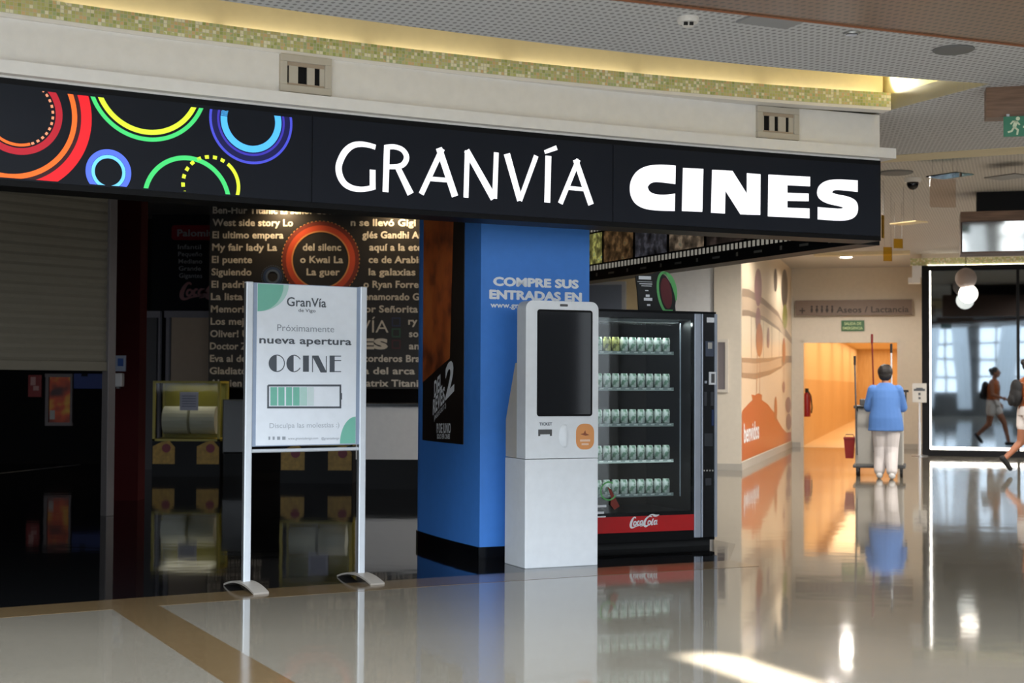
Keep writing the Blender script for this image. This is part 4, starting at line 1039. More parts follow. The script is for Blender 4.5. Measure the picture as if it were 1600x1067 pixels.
mb.build('red_ring', [mat('ring_red_orange', (190, 70, 36), 0.45), mat('ring_dark_red', (112, 40, 24), 0.5), mat('ring_gold', (206, 140, 80), 0.5)], tb)
c = TB.l(426, 432)
mb = MB(); mb.ring(c[0], c[1], 8 * k, 11 * k, tf2, m=1); mb.ring(c[0], c[1], 11 * k, 15 * k, tf2); mb.ring(c[0], c[1], 16.5 * k, 17.5 * k, tf2, n=120, dash=2, m=1)
mb.build('blue_ring', [mat('ring_navy', (40, 58, 92), 0.5), mat('ring_slate', (82, 96, 120), 0.5)], tb)
mb = MB(); TB.text(mb, 'GRANVÍA', 476, 607, 519, 19, bold=-0.004); TB.text(mb, 'CINES', 482, 606, 544, 17, bold=0.06)
for i, y in enumerate((497, 514, 532)):
    a, b = TB.l(613, y + 12), TB.l(625, y)
    pts = [(a[0], a[1]), (b[0], a[1]), (b[0], b[1]), (a[0], b[1]), (a[0], a[1])]
    mb.stroke(pts, 0.02, tf2, i + 1)
mb.build('cinema_logo', [MATS['title_pale'], mat('square_navy', (34, 40, 70), 0.5), mat('square_green', (36, 74, 50), 0.5), mat('square_red', (70, 22, 24), 0.5)], tb)
def spot(name, loc, tgt, power, col, size=70, blend=0.6, rad=0.04):
    l = bpy.data.lights.new(name, 'SPOT'); l.energy = power; l.color = col; l.spot_size = R(size); l.spot_blend = blend; l.shadow_soft_size = rad
    o = bpy.data.objects.new(name, l); COL.objects.link(o); o.location = loc
    o.rotation_euler = (Vector(tgt) - Vector(loc)).to_track_quat('-Z', 'Y').to_euler(); return o
for px, nm in ((440, 'left'), (622, 'right')):
    p = at_y(px, 310, 20.22); p.z = 3.90
    d = thing('recessed_spotlight', 'small recessed ceiling spotlight shining on the %s' % ('red ring of the film title board' if px == 440 else 'film titles beside the blue pillar'), 'spotlight', tuple(p))
    MB().lathe([(0.0, 0.045), (0.05, 0.045), (0.05, 0.0), (0.04, 0.0), (0.038, 0.02), (0.0, 0.02)]).build('housing', M_BLK, d, smooth=False)
    spot('title_spot', (p.x, p.y, p.z - 0.02), (p.x, 20.36, 2.2), 60, (1.0, 0.74, 0.42), 150, 1.0)

# menu board with prices
MN = Front(285, 486, 21.24)
mn = thing('menu_board', 'unlit black menu board with red popcorn heading behind the film titles', 'menu board', tuple(MN.o))
mb = MB(); MN.box(mb, 236, 345, 335, 486, 0.0, 0.06); mb.build('panel', mat('menu_black', (14, 15, 20), 0.6, spec=0.1), mn)
mb = MB(); a, b = MN.l(268, 375), MN.l(345, 352); mb.prism(rrect(a[0], b[0], a[1], b[1], 0.05), lambda x, y: (x, -0.004, y), lambda x, y: (x, 0.001, y)); mb.build('heading_panel', mat('menu_red', (120, 16, 32), 0.6, spec=0.1), mn)
mb = MB(); MN.text(mb, 'Palomitas', 277, 347, 369, 11, d=-0.007, bold=0.03)
for i, t in enumerate(('Infantil', 'Pequeño', 'Mediano', 'Grande', 'Gigantes')): MN.text(mb, t, 278 + i * 0.5, 314 + (i in (1, 2, 4)) * 2, 389 + 11.2 * i, 7, bold=0.01)
mb.build('menu_lettering', mat('menu_grey', (128, 128, 132), 0.6), mn)
mb = MB(); a, b = MN.l(281, 470), MN.l(368, 438); logo(mb, lambda x, y: (x, -0.003, y), a[0], a[1], b[0] - a[0], b[1] - a[1]); mb.build('drink_logo', mat('menu_logo_red', (110, 24, 28), 0.4), mn)
# doors below the menu
DW = Front(234, 650, 21.2)
for (x0, x1, nm, pan) in ((216, 251, 'door_1', (48, 44, 48)), (257, 345, 'door_2', (168, 146, 124))):
    fr = MB(); w_ = 5 if x0 > 250 else 6
    DW.box(fr, x0, x1, 486, 496, -0.02, 0.08); DW.box(fr, x0, x0 + w_ + 3, 496, 745, -0.02, 0.08); DW.box(fr, x1 - w_, x1, 496, 745, -0.02, 0.08)
    o = struct(nm, fr, mat('door_frame_grey', (118, 114, 124), 0.5), loc=DW.o)
    pn = MB(); DW.box(pn, x0 + w_ + 3, x1 - w_, 496, 745, 0.0, 0.05); pn.build('door_leaf', mat('door_leaf_%s' % nm, pan, 0.5), o)
# dark red wall column with small notices
RC = Front(203, 786, 15.6)
mb = MB(); RC.box(mb, 177, 221, 296, 787, 0.0, 0.3); o = struct('wall_red', mb, M_REDW, loc=RC.o)
sg_ = thing('safety_notice', 'small blue and white notice on the dark red wall', 'notice', tuple(at_y(188.5, 580, 15.58)))
n_ = Front(188.5, 580, 15.58)
mb = MB(); n_.box(mb, 180.5, 196.5, 555.5, 580, -0.006, 0.02); mb.build('sheet', mat('notice_pale', (150, 158, 176), 0.5), sg_)
mb = MB(); n_.box(mb, 184, 193, 560, 572, -0.008, -0.005); mb.build('blue_square', mat('notice_blue', (40, 80, 150), 0.5), sg_)
dp = thing('hand_gel_dispenser', 'white wall dispenser just below the blue notice on the red wall', 'dispenser', tuple(at_y(188, 607, 15.58)))
n_ = Front(188, 607, 15.58); a = n_.l(180.5, 607); b = n_.l(194, 583)
MB().box(a[0], b[0], -0.09, 0.02, a[1] + 0.02, b[1]).build('casing', mat('dispenser_white', (196, 192, 190), 0.4), dp, bevel=0.012)
MB().box(a[0] + 0.03, b[0] - 0.03, -0.08, -0.03, a[1], a[1] + 0.02).build('nozzle', M_CARTD, dp)
# roller shutter
SR = floor_pt(166, 806); SLn = Vector((-0.643, -0.766, 0)); ShP = Plane(SR, math.atan2(0.766, 0.643))
sh = thing('roller_shutter', 'half lowered beige metal roller shutter left of the dark red wall', 'shutter', tuple(SR), ShP.a)
zS = ShP.pix(100, 579)[1]
mb = MB(); prof = []; z = zS + 0.09; i = 0
while z < 3.86: prof += [(-0.004, z), (-0.016, z + 0.03), (-0.016, z + 0.06), (-0.004, z + 0.088)]; z += 0.09
n = len(prof); vs = [(-4.0, y, q) for y, q in prof] + [(-0.03, y, q) for y, q in prof]
mb.add(vs, [(i, i + 1, n + i + 1, n + i) for i in range(n - 1)]); mb.add([(x, 0.01, q) for x in (-4.0, -0.03) for q in (zS + 0.09, 3.95)], [(0, 1, 3, 2)])
mb.build('curtain', M_SHUT, sh, recalc=False)
MB().box(-4.0, -0.03, -0.03, 0.03, zS, zS + 0.09).build('bottom_bar', M_SHUT, sh, bevel=0.006)
mb = MB(); mb.box(-0.035, 0.05, -0.05, 0.05, 0.0, 3.95); mb.build('guide_rail', mat('rail_grey', (112, 106, 104), 0.45, 0.3), sh, bevel=0.006)
# lobby behind the shutter
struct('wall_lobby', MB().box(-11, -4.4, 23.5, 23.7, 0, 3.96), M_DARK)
LB = 23.46
fs_ = Front(54, 620, LB); o = thing('fire_equipment_sign', 'small red and white fire sign on the lobby wall under the shutter', 'sign', tuple(fs_.o))
mb = MB(); fs_.box(mb, 44, 65, 586, 620, -0.006, 0.03); mb.build('plate', mat('fire_red', (150, 40, 34), 0.5), o)
mb = MB(); fs_.box(mb, 48, 56, 589, 602, -0.009, -0.005); fs_.box(mb, 52, 61, 603, 610, -0.009, -0.005); mb.build('symbol', mat('fire_symbol', (206, 150, 140), 0.5), o)
pf_ = Front(92, 665, LB); o = thing('framed_poster', 'orange and yellow film poster in a grey frame on the lobby wall', 'poster', tuple(pf_.o))
mb = MB(); pf_.box(mb, 71, 114, 584, 589, -0.03, 0.03); pf_.box(mb, 71, 114, 660, 665, -0.03, 0.03); pf_.box(mb, 71, 77, 589, 660, -0.03, 0.03); pf_.box(mb, 110, 114, 589, 660, -0.03, 0.03); mb.build('frame', mat('frame_grey', (124, 110, 108), 0.4), o)
mp_ = mat('poster_fire', (190, 110, 30), 0.4); nt, Nn, Ll, bb = nodes_of(mp_); tc = Nn.new('ShaderNodeTexCoord'); nz = Nn.new('ShaderNodeTexNoise'); nz.inputs['Scale'].default_value = 2.6
Ll.new(tc.outputs['Object'], nz.inputs['Vector']); r_ = ramp(nt, [(0.36, (60, 14, 12)), (0.5, (190, 70, 24)), (0.62, (206, 170, 50))], 'LINEAR'); Ll.new(nz.outputs['Fac'], r_.inputs[0]); Ll.new(r_.outputs[0], bb.inputs['Base Color']); Ll.new(r_.outputs[0], bb.inputs['Emission Color']); bb.inputs['Emission Strength'].default_value = 0.03
mb = MB(); pf_.box(mb, 77, 110, 589, 660, -0.01, 0.03); mb.build('print', mp_, o)
mb = MB(); pf_.box(mb, 78, 86, 641, 655, -0.014, -0.009); mb.build('paper_slip', M_TXTG, o)
bb_ = Front(138, 607, LB); o = thing('blue_panel', 'blue lobby panel beside the framed orange poster', 'panel', tuple(bb_.o))
mb = MB(); bb_.box(mb, 116, 166, 584, 607, -0.03, 0.03); mb.build('panel', mat('lobby_blue', (30, 56, 130), 0.5), o); mb = MB(); bb_.box(mb, 128, 138, 584, 588, -0.034, -0.029); mb.build('bracket', M_BLK, o)
q0, q1 = floor_pt(-20, 742), floor_pt(126, 726); d = (q1 - q0).normalized(); nn = Vector((-d.y, d.x, 0)) * 0.03
mb = MB(); mb.prism([tuple(v[:2]) for v in (q0, q1, q1 + nn, q0 + nn)], lambda a, b: (a, b, -0.01), lambda a, b: (a, b, 0.004)); struct('trim_11', mb, mat('floor_strip', (120, 118, 114), 0.4))
# sweet dispensers
def machine(loc, label):
    t = thing('snack_warmer', label, 'snack machine', loc, 0, 'yellow framed snack warmers in the foyer')
    W_ = 0.92; H1, H0 = 1.27, 0.48
    MB().box(-W_ / 2, W_ / 2, 0, 0.6, 0, H0).build('base_cabinet', M_BLK, t)
    mb = MB()
    for x in (-W_ / 2, W_ / 2 - 0.035):
        mb.box(x, x + 0.035, 0, 0.035, H0, H1); mb.box(x, x + 0.035, 0.565, 0.6, H0, H1)
    mb.box(-W_ / 2, W_ / 2, 0, 0.6, H1, H1 + 0.03); mb.box(-W_ / 2, W_ / 2, 0, 0.6, H0, H0 + 0.03)
    fr_ = mb.build('case_frame', M_YEL, t)
    MB().box(-W_ / 2 + 0.035, W_ / 2 - 0.035, 0.54, 0.56, H0 + 0.03, H1).build('case_back', mat('case_olive', (120, 116, 34), 0.5), t)
    MB().box(-W_ / 2 + 0.035, W_ / 2 - 0.035, 0.004, 0.01, H0 + 0.03, H1).build('case_glass', make_glass('case_glass', (0.9, 0.9, 0.88), 1.15), t)
    for s in (-1, 1):
        mb = MB(); mb.tube([(s * 0.02, 0.28, H0 + 0.28), (s * 0.36, 0.28, H0 + 0.28)], 0.19, 24); mb.build('drum', mat('drum_pale', (206, 208, 196), 0.5), t, smooth=False)
    MB().box(-0.09, 0.16, -0.004, 0.004, H1 - 0.37, H1 - 0.12).build('notice_sheet', mat('notice_sheet', (170, 172, 190), 0.6), t)
    mb = MB()
    for i in range(5): mb.box(-0.06, 0.13, -0.006, -0.003, H1 - 0.18 - i * 0.035, H1 - 0.17 - i * 0.035)
    mb.build('notice_print', mat('notice_ink', (96, 98, 120), 0.6), t.children[-1] if False else [c for c in COL.objects if c.parent == t and c.name.startswith('notice_sheet')][0])
    for s in (-1, 1):
        x = s * 0.30
        mb = MB(); out = [(x - 0.15, 0.17), (x + 0.15, 0.17), (x + 0.15, 0.40), (x + 0.07, 0.49), (x - 0.03, 0.47), (x - 0.15, 0.41)]
        mb.prism(out, lambda a, b: (a, -0.008, b), lambda a, b: (a, 0.0, b)); pl_ = mb.build('yellow_plate', mat('plate_yellow', (178, 138, 52), 0.5, var=0.5, scale=18), t)
        mb = MB(); mb.prism([(x + 0.035 + 0.06 * math.cos(R(q)), 0.385 + 0.06 * math.sin(R(q))) for q in range(0, 360, 24)], lambda a, b: (a, -0.012, b), lambda a, b: (a, -0.007, b)); mb.build('plate_motif', mat('motif_red', (130, 36, 50), 0.5), pl_)
    return t
machine(tuple(floor_pt(290, 744.5)), 'yellow framed snack warmer with white drums, left of the poster stand')
machine(tuple(floor_pt(494, 755.5)), 'yellow framed snack warmer hidden behind the poster stand')
ld = bpy.data.lights.new('case_light', 'AREA'); ld.energy = 0.9; ld.size = 0.7; ld.color = (1, 0.95, 0.75)
lo = bpy.data.objects.new('case_light', ld); COL.objects.link(lo); p = floor_pt(290, 744.5); lo.location = (p.x, p.y + 0.3, 1.24)
dk = Front(366, 708, 19.75); o = thing('dark_framed_picture', 'dark framed picture between the snack warmer and the poster stand', 'picture', (dk.o.x, dk.o.y, 0))
zz = dk.o.z
mb = MB(); dk.box(mb, 347, 388, 624, 708, 0, 0.04); mb.v = [(a, b, c + zz) for a, b, c in mb.v]; mb.build('frame', mat('frame_dark', (52, 50, 40), 0.4), o)
mb = MB(); dk.box(mb, 349, 386, 626, 706, -0.004, 0.001); mb.v = [(a, b, c + zz) for a, b, c in mb.v]; mb.build('print', mat('print_dark', (20, 20, 24), 0.3, var=0.8, scale=3), o)
MB().box(-0.15, 0.15, 0.0, 0.1, 0.0, zz + 0.02).build('stand', M_BLK, o)
# white fronted counter
ct = thing('foyer_counter', 'counter with a pale grey front panel left of the blue pillar', 'counter', tuple(floor_pt(608, 764.5)))
W0 = at_y(556, 700, ct.location.y).x - ct.location.x; W1 = at_y(664, 700, ct.location.y).x - ct.location.x
MB().box(W0, W1 + 0.6, 0.02, 0.7, 0, 0.36).build('plinth', M_BLK, ct)
MB().box(W0, W1, 0.0, 0.7, 0.36, 1.0).build('front_panel', mat('counter_grey_white', (226, 224, 222), 0.5), ct)
MB().box(W0 - 0.02, W1 + 0.02, -0.02, 0.72, 1.0, 1.035).build('worktop', M_BLKG, ct)

# ================================================================== MURAL, NOTICES AND DOORWAY SIGNS
mu = thing('wall_mural', 'wall length printed mural of an orange hill, white bridge and balloon shapes in the passage', 'mural', tuple(MU0), MU.a)
muf = lambda d: (lambda a, b: (a, -0.002 - d, b))
MUP = Plane(MU0, MU.a)
def mpx(x, y): return MUP.pix(1150 + x / 3.05, 390 + y / 3.05)
mb = MB(); mb.prism([(0.05, 0.13), (MULEN - 0.15, 0.13), (MULEN - 0.15, 3.70), (0.05, 3.70)], lambda a, b: (a, -0.002, b), lambda a, b: (a, 0.0, b)); mb.build('background', mat('mural_cream', (224, 204, 176), 0.3), mu)
def mstroke(pts, w, d): mb.stroke([mpx(*p) for p in pts], w, muf(d), mi)
mb = MB(); mb.poly([(max(0.06, a), max(0.135, b)) for a, b in [mpx(*p) for p in ((17, 1042), (17, 778), (32, 764), (55, 738), (78, 716), (72, 690), (90, 694), (105, 684), (124, 692), (122, 716), (150, 735), (180, 775), (200, 815), (220, 850), (240, 872), (262, 868), (262, 925))]], muf(0.001)); mb.build('orange_hill', mat('mural_orange', (186, 86, 42), 0.3), mu)
mi = 0; mb = MB()
mstroke([(28, 250), (60, 252), (130, 285), (200, 340), (235, 395), (268, 440)], [0.42, 0.42, 0.38, 0.34, 0.16, 0.12], 0.002); mstroke([(26, 562), (90, 568), (160, 556), (215, 536), (240, 522), (268, 522)], [0.30, 0.34, 0.30, 0.22, 0.14, 0.14], 0.002)
for x, y0, y1 in ((72, 285, 540), (130, 305, 540), (170, 335, 535), (205, 365, 530)): mstroke([(x, y0), (x, y1)], 0.05, 0.0015)
mb.build('bridge', mat('mural_bridge', (150, 128, 108), 0.3), mu)
mb = MB(); mstroke([(28, 255), (60, 258), (130, 290), (200, 345), (232, 395)], 0.2, 0.003); mstroke([(26, 562), (90, 566), (160, 554), (215, 534)], 0.16, 0.003); mb.build('bridge_deck', mat('mural_deck', (196, 172, 146), 0.3), mu)
def mblob(name, cx, cy, rx, ry, m, d):
    mb = MB(); mb.poly([mpx(cx + rx * math.cos(R(q)), cy + ry * math.sin(R(q))) for q in range(0, 360, 15)], muf(d)); mb.build(name, m, mu)
m_t1 = mat('mural_mauve', (150, 112, 112), 0.3); m_t2 = mat('mural_dark', (84, 72, 62), 0.3); m_t3 = mat('mural_olive', (150, 146, 70), 0.3); m_t4 = mat('mural_rust', (176, 104, 66), 0.3)
mblob('tree_shape', 104, 180, 17, 90, m_t1, 0.004); mblob('tree_shape', 104, 335, 12, 60, m_t1, 0.004); mblob('tree_shape', 110, 430, 16, 80, m_t4, 0.0045)
mblob('tree_shape', 230, 185, 15, 92, m_t2, 0.004); mblob('tree_shape', 232, 320, 11, 60, m_t3, 0.0045); mblob('tree_shape', 227, 480, 7, 60, m_t4, 0.0045); mblob('tree_shape', 226, 655, 6, 28, m_t1, 0.004)
mblob('tree_shape', 187, 145, 8, 55, m_t2, 0.004); mblob('tree_shape', 152, 420, 6, 50, m_t1, 0.004); mblob('tree_shape', 188, 760, 7, 60, m_t4, 0.004)
mblob('flower_shape', 248, 740, 13, 38, m_t1, 0.004); mblob('flower_shape', 250, 820, 12, 40, m_t1, 0.004)
mi = 0; mb = MB(); mstroke([(100, 500), (96, 690)], 0.05, 0.004); mstroke([(112, 500), (112, 690)], 0.05, 0.004); mstroke([(227, 540), (227, 660)], 0.04, 0.004); mb.build('stems', m_t4, mu)
a, b, t = mpx(36, 920), mpx(108, 915), mpx(36, 888)
mb = MB(); text(mb, 'benvidos', muf(0.004), a[0], a[1], 0.30, x1=b[0], bold=0.02); mb.build('lettering', M_TXT, mu)

nb = Plane(B0, DA)
fn = thing('framed_notice', 'small grey notice in a pale frame on the beige wall behind the drinks machine', 'notice', tuple(B0), DA)
a, b = nb.pix(1117, 613), nb.pix(1138, 530)
mb = MB(); f_ = 0.045
mb.box(a[0], b[0], -0.03, -0.001, b[1] - f_, b[1]); mb.box(a[0], b[0], -0.03, -0.001, a[1], a[1] + f_); mb.box(a[0], a[0] + f_, -0.03, -0.001, a[1] + f_, b[1] - f_); mb.box(b[0] - f_, b[0], -0.03, -0.001, a[1] + f_, b[1] - f_); mb.build('frame', mat('frame_pale', (204, 196, 184), 0.4), fn)
MB().box(a[0] + f_, b[0] - f_, -0.012, -0.001, a[1] + f_, b[1] - f_).build('panel', mat('notice_grey', (112, 104, 104), 0.3), fn)
scn = Plane(C0, DA)
gp = thing('wall_screen', 'grey framed blank screen on the ochre foyer wall right of the pillar', 'screen', tuple(C0), DA)
a, b = scn.pix(905, 520), scn.pix(979, 440)
MB().box(a[0], b[0], -0.07, -0.001, a[1], b[1]).build('frame', mat('screen_frame', (158, 158, 160), 0.4), gp); MB().box(a[0] + 0.05, b[0] - 0.06, -0.075, -0.069, a[1] + 0.05, b[1] - 0.05).build('display', mat('screen_grey', (104, 112, 126), 0.3), gp)

DP = Plane(M1, DA)
hs = thing('toilet_sign', 'long brown sign board for the toilets above the lit doorway', 'sign', tuple(M1), DA)
a, b = DP.pix(1243, 493, -0.12), DP.pix(1425, 467.5, -0.12)
MB().box(a[0], b[0], -0.12, -0.001, a[1], b[1]).build('board', mat('sign_brown', (118, 100, 88), 0.5), hs)
mb = MB(); dfn = lambda q, w_: (q, -0.123, w_)
c0_, c1_ = DP.pix(1307, 488.5, -0.12), DP.pix(1420, 488.5, -0.12); text(mb, 'Aseos / Lactancia', dfn, c0_[0], c0_[1], 0.125, x1=c1_[0], bold=0.015)
c0_ = DP.pix(1249, 485.5, -0.12); mb.stroke([(c0_[0], c0_[1]), (c0_[0] + 0.12, c0_[1])], 0.025, dfn); mb.stroke([(c0_[0] + 0.06, c0_[1] + 0.06), (c0_[0] + 0.06, c0_[1] - 0.06)], 0.025, dfn)
for i in range(5):
    q = DP.pix(1266 + i * 8, 488.5, -0.12); k_ = (0.045, 0.055, 0.04, 0.055, 0.04)[i]
    mb.poly([(q[0] + 0.03 + 0.022 * math.cos(R(t)), q[1] + 0.125 + 0.022 * math.sin(R(t))) for t in range(0, 360, 40)], dfn); mb.poly([(q[0] + 0.03 - k_ * 0.6, q[1] + 0.03), (q[0] + 0.03 + k_ * 0.6, q[1] + 0.03), (q[0] + 0.045, q[1] + 0.1), (q[0] + 0.015, q[1] + 0.1)], dfn); mb.box(q[0] + 0.015, q[0] + 0.045, -0.123, -0.12, q[1], q[1] + 0.03)
mb.build('sign_lettering', mat('sign_ink', (52, 44, 40), 0.6), hs)
es = thing('emergency_exit_plate', 'small green emergency exit plate right above the doorway', 'exit sign', tuple(M1), DA)
a, b = DP.pix(1314.5, 517.5), DP.pix(1350.5, 500.5)
M_EXG = mat('exit_green', (44, 96, 52), 0.4); M_EXP = mat('exit_pale', (196, 216, 160), 0.5)
MB().box(a[0], b[0], -0.02, -0.001, a[1], b[1]).build('plate', M_EXG, es)
mb = MB(); e2 = lambda q, w_: (q, -0.0225, w_); cw = (a[0] + b[0]) / 2; hh = b[1] - a[1]
text(mb, 'SALIDA DE', e2, cw - 0.17, a[1] + hh * 0.58, hh * 0.26, x1=cw + 0.17, bold=0.02); text(mb, 'EMERGENCIA', e2, cw - 0.2, a[1] + hh * 0.16, hh * 0.26, x1=cw + 0.2, bold=0.02); mb.build('lettering', M_EXP, es)
fe = thing('fire_extinguisher', 'red fire extinguisher on the left wall just inside the lit doorway', 'fire extinguisher', tuple(K0 + D_ * 0.35 + E_ * 0.09 + Vector((0, 0, 0.62))))
mb = MB(); mb.lathe([(0.0, 0), (0.075, 0), (0.08, 0.02), (0.08, 0.40), (0.06, 0.48), (0.025, 0.52), (0.0, 0.52)]); mb.build('cylinder', mat('extinguisher_red', (150, 24, 20), 0.35), fe, smooth=True)
mb = MB(); mb.box(-0.03, 0.03, -0.05, 0.05, 0.52, 0.60); mb.tube([(0, -0.05, 0.57), (0.06, -0.12, 0.45), (0.09, -0.10, 0.2), (0.08, -0.08, 0.08)], 0.014, 8); mb.build('valve_and_hose', M_RUB, fe)
ch = K0 + E_ * 1.62 + D_ * 1.1
ce = thing('corridor_exit_sign', 'small hanging exit sign inside the lit corridor', 'exit sign', (ch.x, ch.y, 2.28), DA)
MB().box(-0.2, 0.2, -0.02, 0.02, 0.0, 0.17).build('plate', M_EXG, ce); mb = MB(); mb.box(-0.16, -0.02, -0.023, -0.02, 0.04, 0.13); mb.box(0.03, 0.16, -0.023, -0.02, 0.07, 0.1); mb.build('symbol', mat('exit_yellow', (214, 200, 90), 0.5), ce)
MB().tube([(-0.15, 0, 0.17), (-0.15, 0, 0.42)], 0.006).tube([(0.15, 0, 0.17), (0.15, 0, 0.42)], 0.006).build('hanger', M_ALU, ce)

# stanchion sign before the shopfront
sp_ = floor_pt(1437, 712)
ss = thing('floor_stand_sign', 'white notice on a slim floor post left of the lit shop window', 'sign stand', tuple(sp_ - D_ * 0.12), DA)
MB().tube([(0, 0, 0.01), (0, 0, 0.62)], 0.026, 12).tube([(0, 0, 0.6), (0, 0, 1.02)], 0.019, 12).build('post', M_ALUW, ss, smooth=False)
MB().lathe([(0, 0), (0.15, 0), (0.15, 0.012), (0.03, 0.03), (0, 0.03)]).build('base', M_ALU, ss)
pw_ = MB().box(-0.125, 0.125, -0.03, -0.01, 0.98, 1.33).build('plate', mat('plate_white', (206, 204, 198), 0.5), ss)
mb = MB(); mb.box(-0.1, 0.1, -0.032, -0.03, 1.19, 1.23); mb.box(-0.06, 0.06, -0.0325, -0.03, 1.21, 1.25); mb.box(-0.02, 0.02, -0.032, -0.03, 1.04, 1.08); mb.box(-0.02, 0.02, -0.032, -0.03, 1.11, 1.16); mb.build('plate_print', M_TXTD, pw_)

# pendant lamp before the window
pp = SH.w(*SH.pix(1511, 435, -1.0)[:1], -1.0, 0); zc1 = SH.pix(1510, 435, -1.0)[1]; zc2 = SH.pix(1513, 459, -1.0)[1]
pdl = thing('pendant_lamp', 'pendant lamp with a grey ball above a lit white ball before the shop window', 'lamp', (pp.x, pp.y, zc2 - 0.17))
zz = zc2 - 0.17
MB().ball((0.02, 0, 0.17), 0.165, 24).build('globe', emit('globe_light', (255, 246, 232), 2.6), pdl, smooth=True)
MB().ball((-0.02, 0, zc1 - zz), 0.185, 24).build('shade', mat('shade_grey', (160, 150, 146), 0.5), pdl, smooth=True)
MB().tube([(-0.02, 0, zc1 - zz + 0.18), (-0.02, 0, 3.72 - zz)], 0.006).build('cord', M_RUB, pdl); MB().lathe([(0, -0.03), (0.06, -0.03), (0.06, 0), (0, 0)], (-0.02, 0, 3.72 - zz)).build('canopy', M_WHITE, pdl)

# ================================================================== THINGS ON THE CEILING
def disc(name, px, py, z, r, label, cat, m, h=0.02, extra=None, group=None):
    p = at_z(px, py, z - h); o = thing(name, label, cat, tuple((p.x, p.y, z - h)), 0, group)
    MB().lathe([(0, 0), (r * 0.92, 0), (r, h * 0.5), (r, h), (0, h)], n=32).build('cover', m, o)
    return o
M_SPK = mat('speaker_grey', (122, 122, 122), 0.7)
disc('ceiling_speaker', 1490, 80, 3.35, 0.125, 'round grey ceiling speaker below the brown ceiling raft', 'speaker', M_SPK, 0.012)
o = disc('smoke_detector', 1075, 36, 3.35, 0.062, 'small white ceiling sensor with black eyes near the cove opening', 'smoke detector', M_WHITE, 0.03)
mb = MB(); mb.lathe([(0, -0.022), (0.03, -0.02), (0.04, 0.0), (0, 0.0)]); mb.build('sensor_head', M_WHITE, o); MB().box(-0.028, -0.006, -0.045, -0.03, -0.02, -0.004).box(0.004, 0.026, -0.045, -0.03, -0.02, -0.004).build('sensor_eye', M_RUB, o)
p = at_z(1205, 34, 3.34); o = thing('ceiling_hatch', 'flat grey access hatch in the ceiling near the brown raft', 'hatch', (p.x, p.y, 3.338), UA); MB().box(-0.17, 0.17, -0.1, 0.1, 0, 0.012).build('lid', mat('hatch_grey', (160, 160, 162), 0.6), o)
o = disc('downlight', 1331, 54, 3.35, 0.05, 'small unlit downlight with a shiny rim in the near ceiling', 'downlight', M_ALU, 0.012); MB().lathe([(0, -0.002), (0.036, -0.002), (0.036, 0.004), (0, 0.004)]).build('lens', M_SCR, o)
disc('ceiling_speaker', 1400, 271.5, 3.72, 0.19, 'round grey speaker in the far ceiling right beside the black sign', 'speaker', M_SPK, 0.02)
o = disc('dome_camera', 1426, 285, 3.72, 0.10, 'small white dome camera on the far ceiling', 'camera', M_WHITE, 0.05); MB().ball((0, 0, -0.01), (0.07, 0.07, 0.08), 16).build('dome', M_SCR, o, smooth=True)
p = at_z(1322, 401.5, 3.70); o = thing('downlight', 'lit round downlight in the ceiling before the toilet passage', 'downlight', (p.x, p.y, 3.695))
MB().lathe([(0.11, 0.0), (0.15, 0.0), (0.15, 0.024), (0.11, 0.024)], n=32).build('rim', M_WHITE, o); MB().lathe([(0, -0.012), (0.06, -0.010), (0.11, 0.0), (0.11, 0.02), (0, 0.02)], n=32).build('lens', emit('downlight_lens', (255, 240, 214), 22.0), o)
spot('downlight_and_fill_beam', (p.x, p.y, 3.68), (p.x, p.y, 0), 260, (1.0, 0.94, 0.86), 168, 0.4, 0.1)
for i, (x, y, lb) in enumerate(((3.3, 14.3, 'first'), (3.9, 16.5, 'second'), (4.5, 19.2, 'third'), (4.9, 22.0, 'fourth'))):
    o = thing('downlight', 'lit round downlight hidden above the film strip, %s from the sign' % lb, 'downlight', (x, y, 3.695), 0, 'downlights behind the sign')
    MB().lathe([(0.11, 0.0), (0.15, 0.0), (0.15, 0.024), (0.11, 0.024)], n=32).build('rim', M_WHITE, o); MB().lathe([(0, -0.012), (0.06, -0.010), (0.11, 0.0), (0.11, 0.02), (0, 0.02)], n=32).build('lens', MATS['downlight_lens'], o)
    spot('downlight_and_fill_beam', (x, y, 3.68), (x, y, 0), 290, (1.0, 0.95, 0.88), 168, 0.4, 0.1)
for x, y in ((7.4, 15.0), (9.0, 19.0), (10.6, 23.0)): spot('downlight_and_fill_beam', (x, y, 3.68), (x, y, 0), 560, (1.0, 0.95, 0.88), 168, 0.4, 0.1)  # added fill spots without fixtures, out of view, to brighten the right side
# brown raft at the upper right
rf0, rf1 = at_z(990, 1, 3.22), at_z(1600, 71, 3.22); rd = (rf1 - rf0).normalized(); rn = Vector((rd.y, -rd.x, 0))
rp = [rf0 - rd * 0.6, rf1 + rd * 3, rf1 + rd * 3 + rn * 2.6, rf0 - rd * 0.6 + rn * 2.6]
rf = thing('ceiling_raft', 'large brown perforated wood raft hanging below the ceiling, top right', 'ceiling raft', tuple(rf0))
mb = MB(); mb.prism([tuple((v - rf0)[:2]) for v in rp], lambda a, b: (a, b, 0.0), lambda a, b: (a, b, 0.06)); mb.build('panel', M_RAFT, rf)
mb = MB(); ed = [rp[0] - rf0, rp[1] - rf0]; n0 = rn * -0.012
mb.prism([tuple(v[:2]) for v in (ed[0], ed[1], ed[1] + n0, ed[0] + n0)], lambda a, b: (a, b, -0.008), lambda a, b: (a, b, 0.07)); mb.build('edge_strip', mat('raft_edge_copper', (150, 96, 66), 0.35), rf)
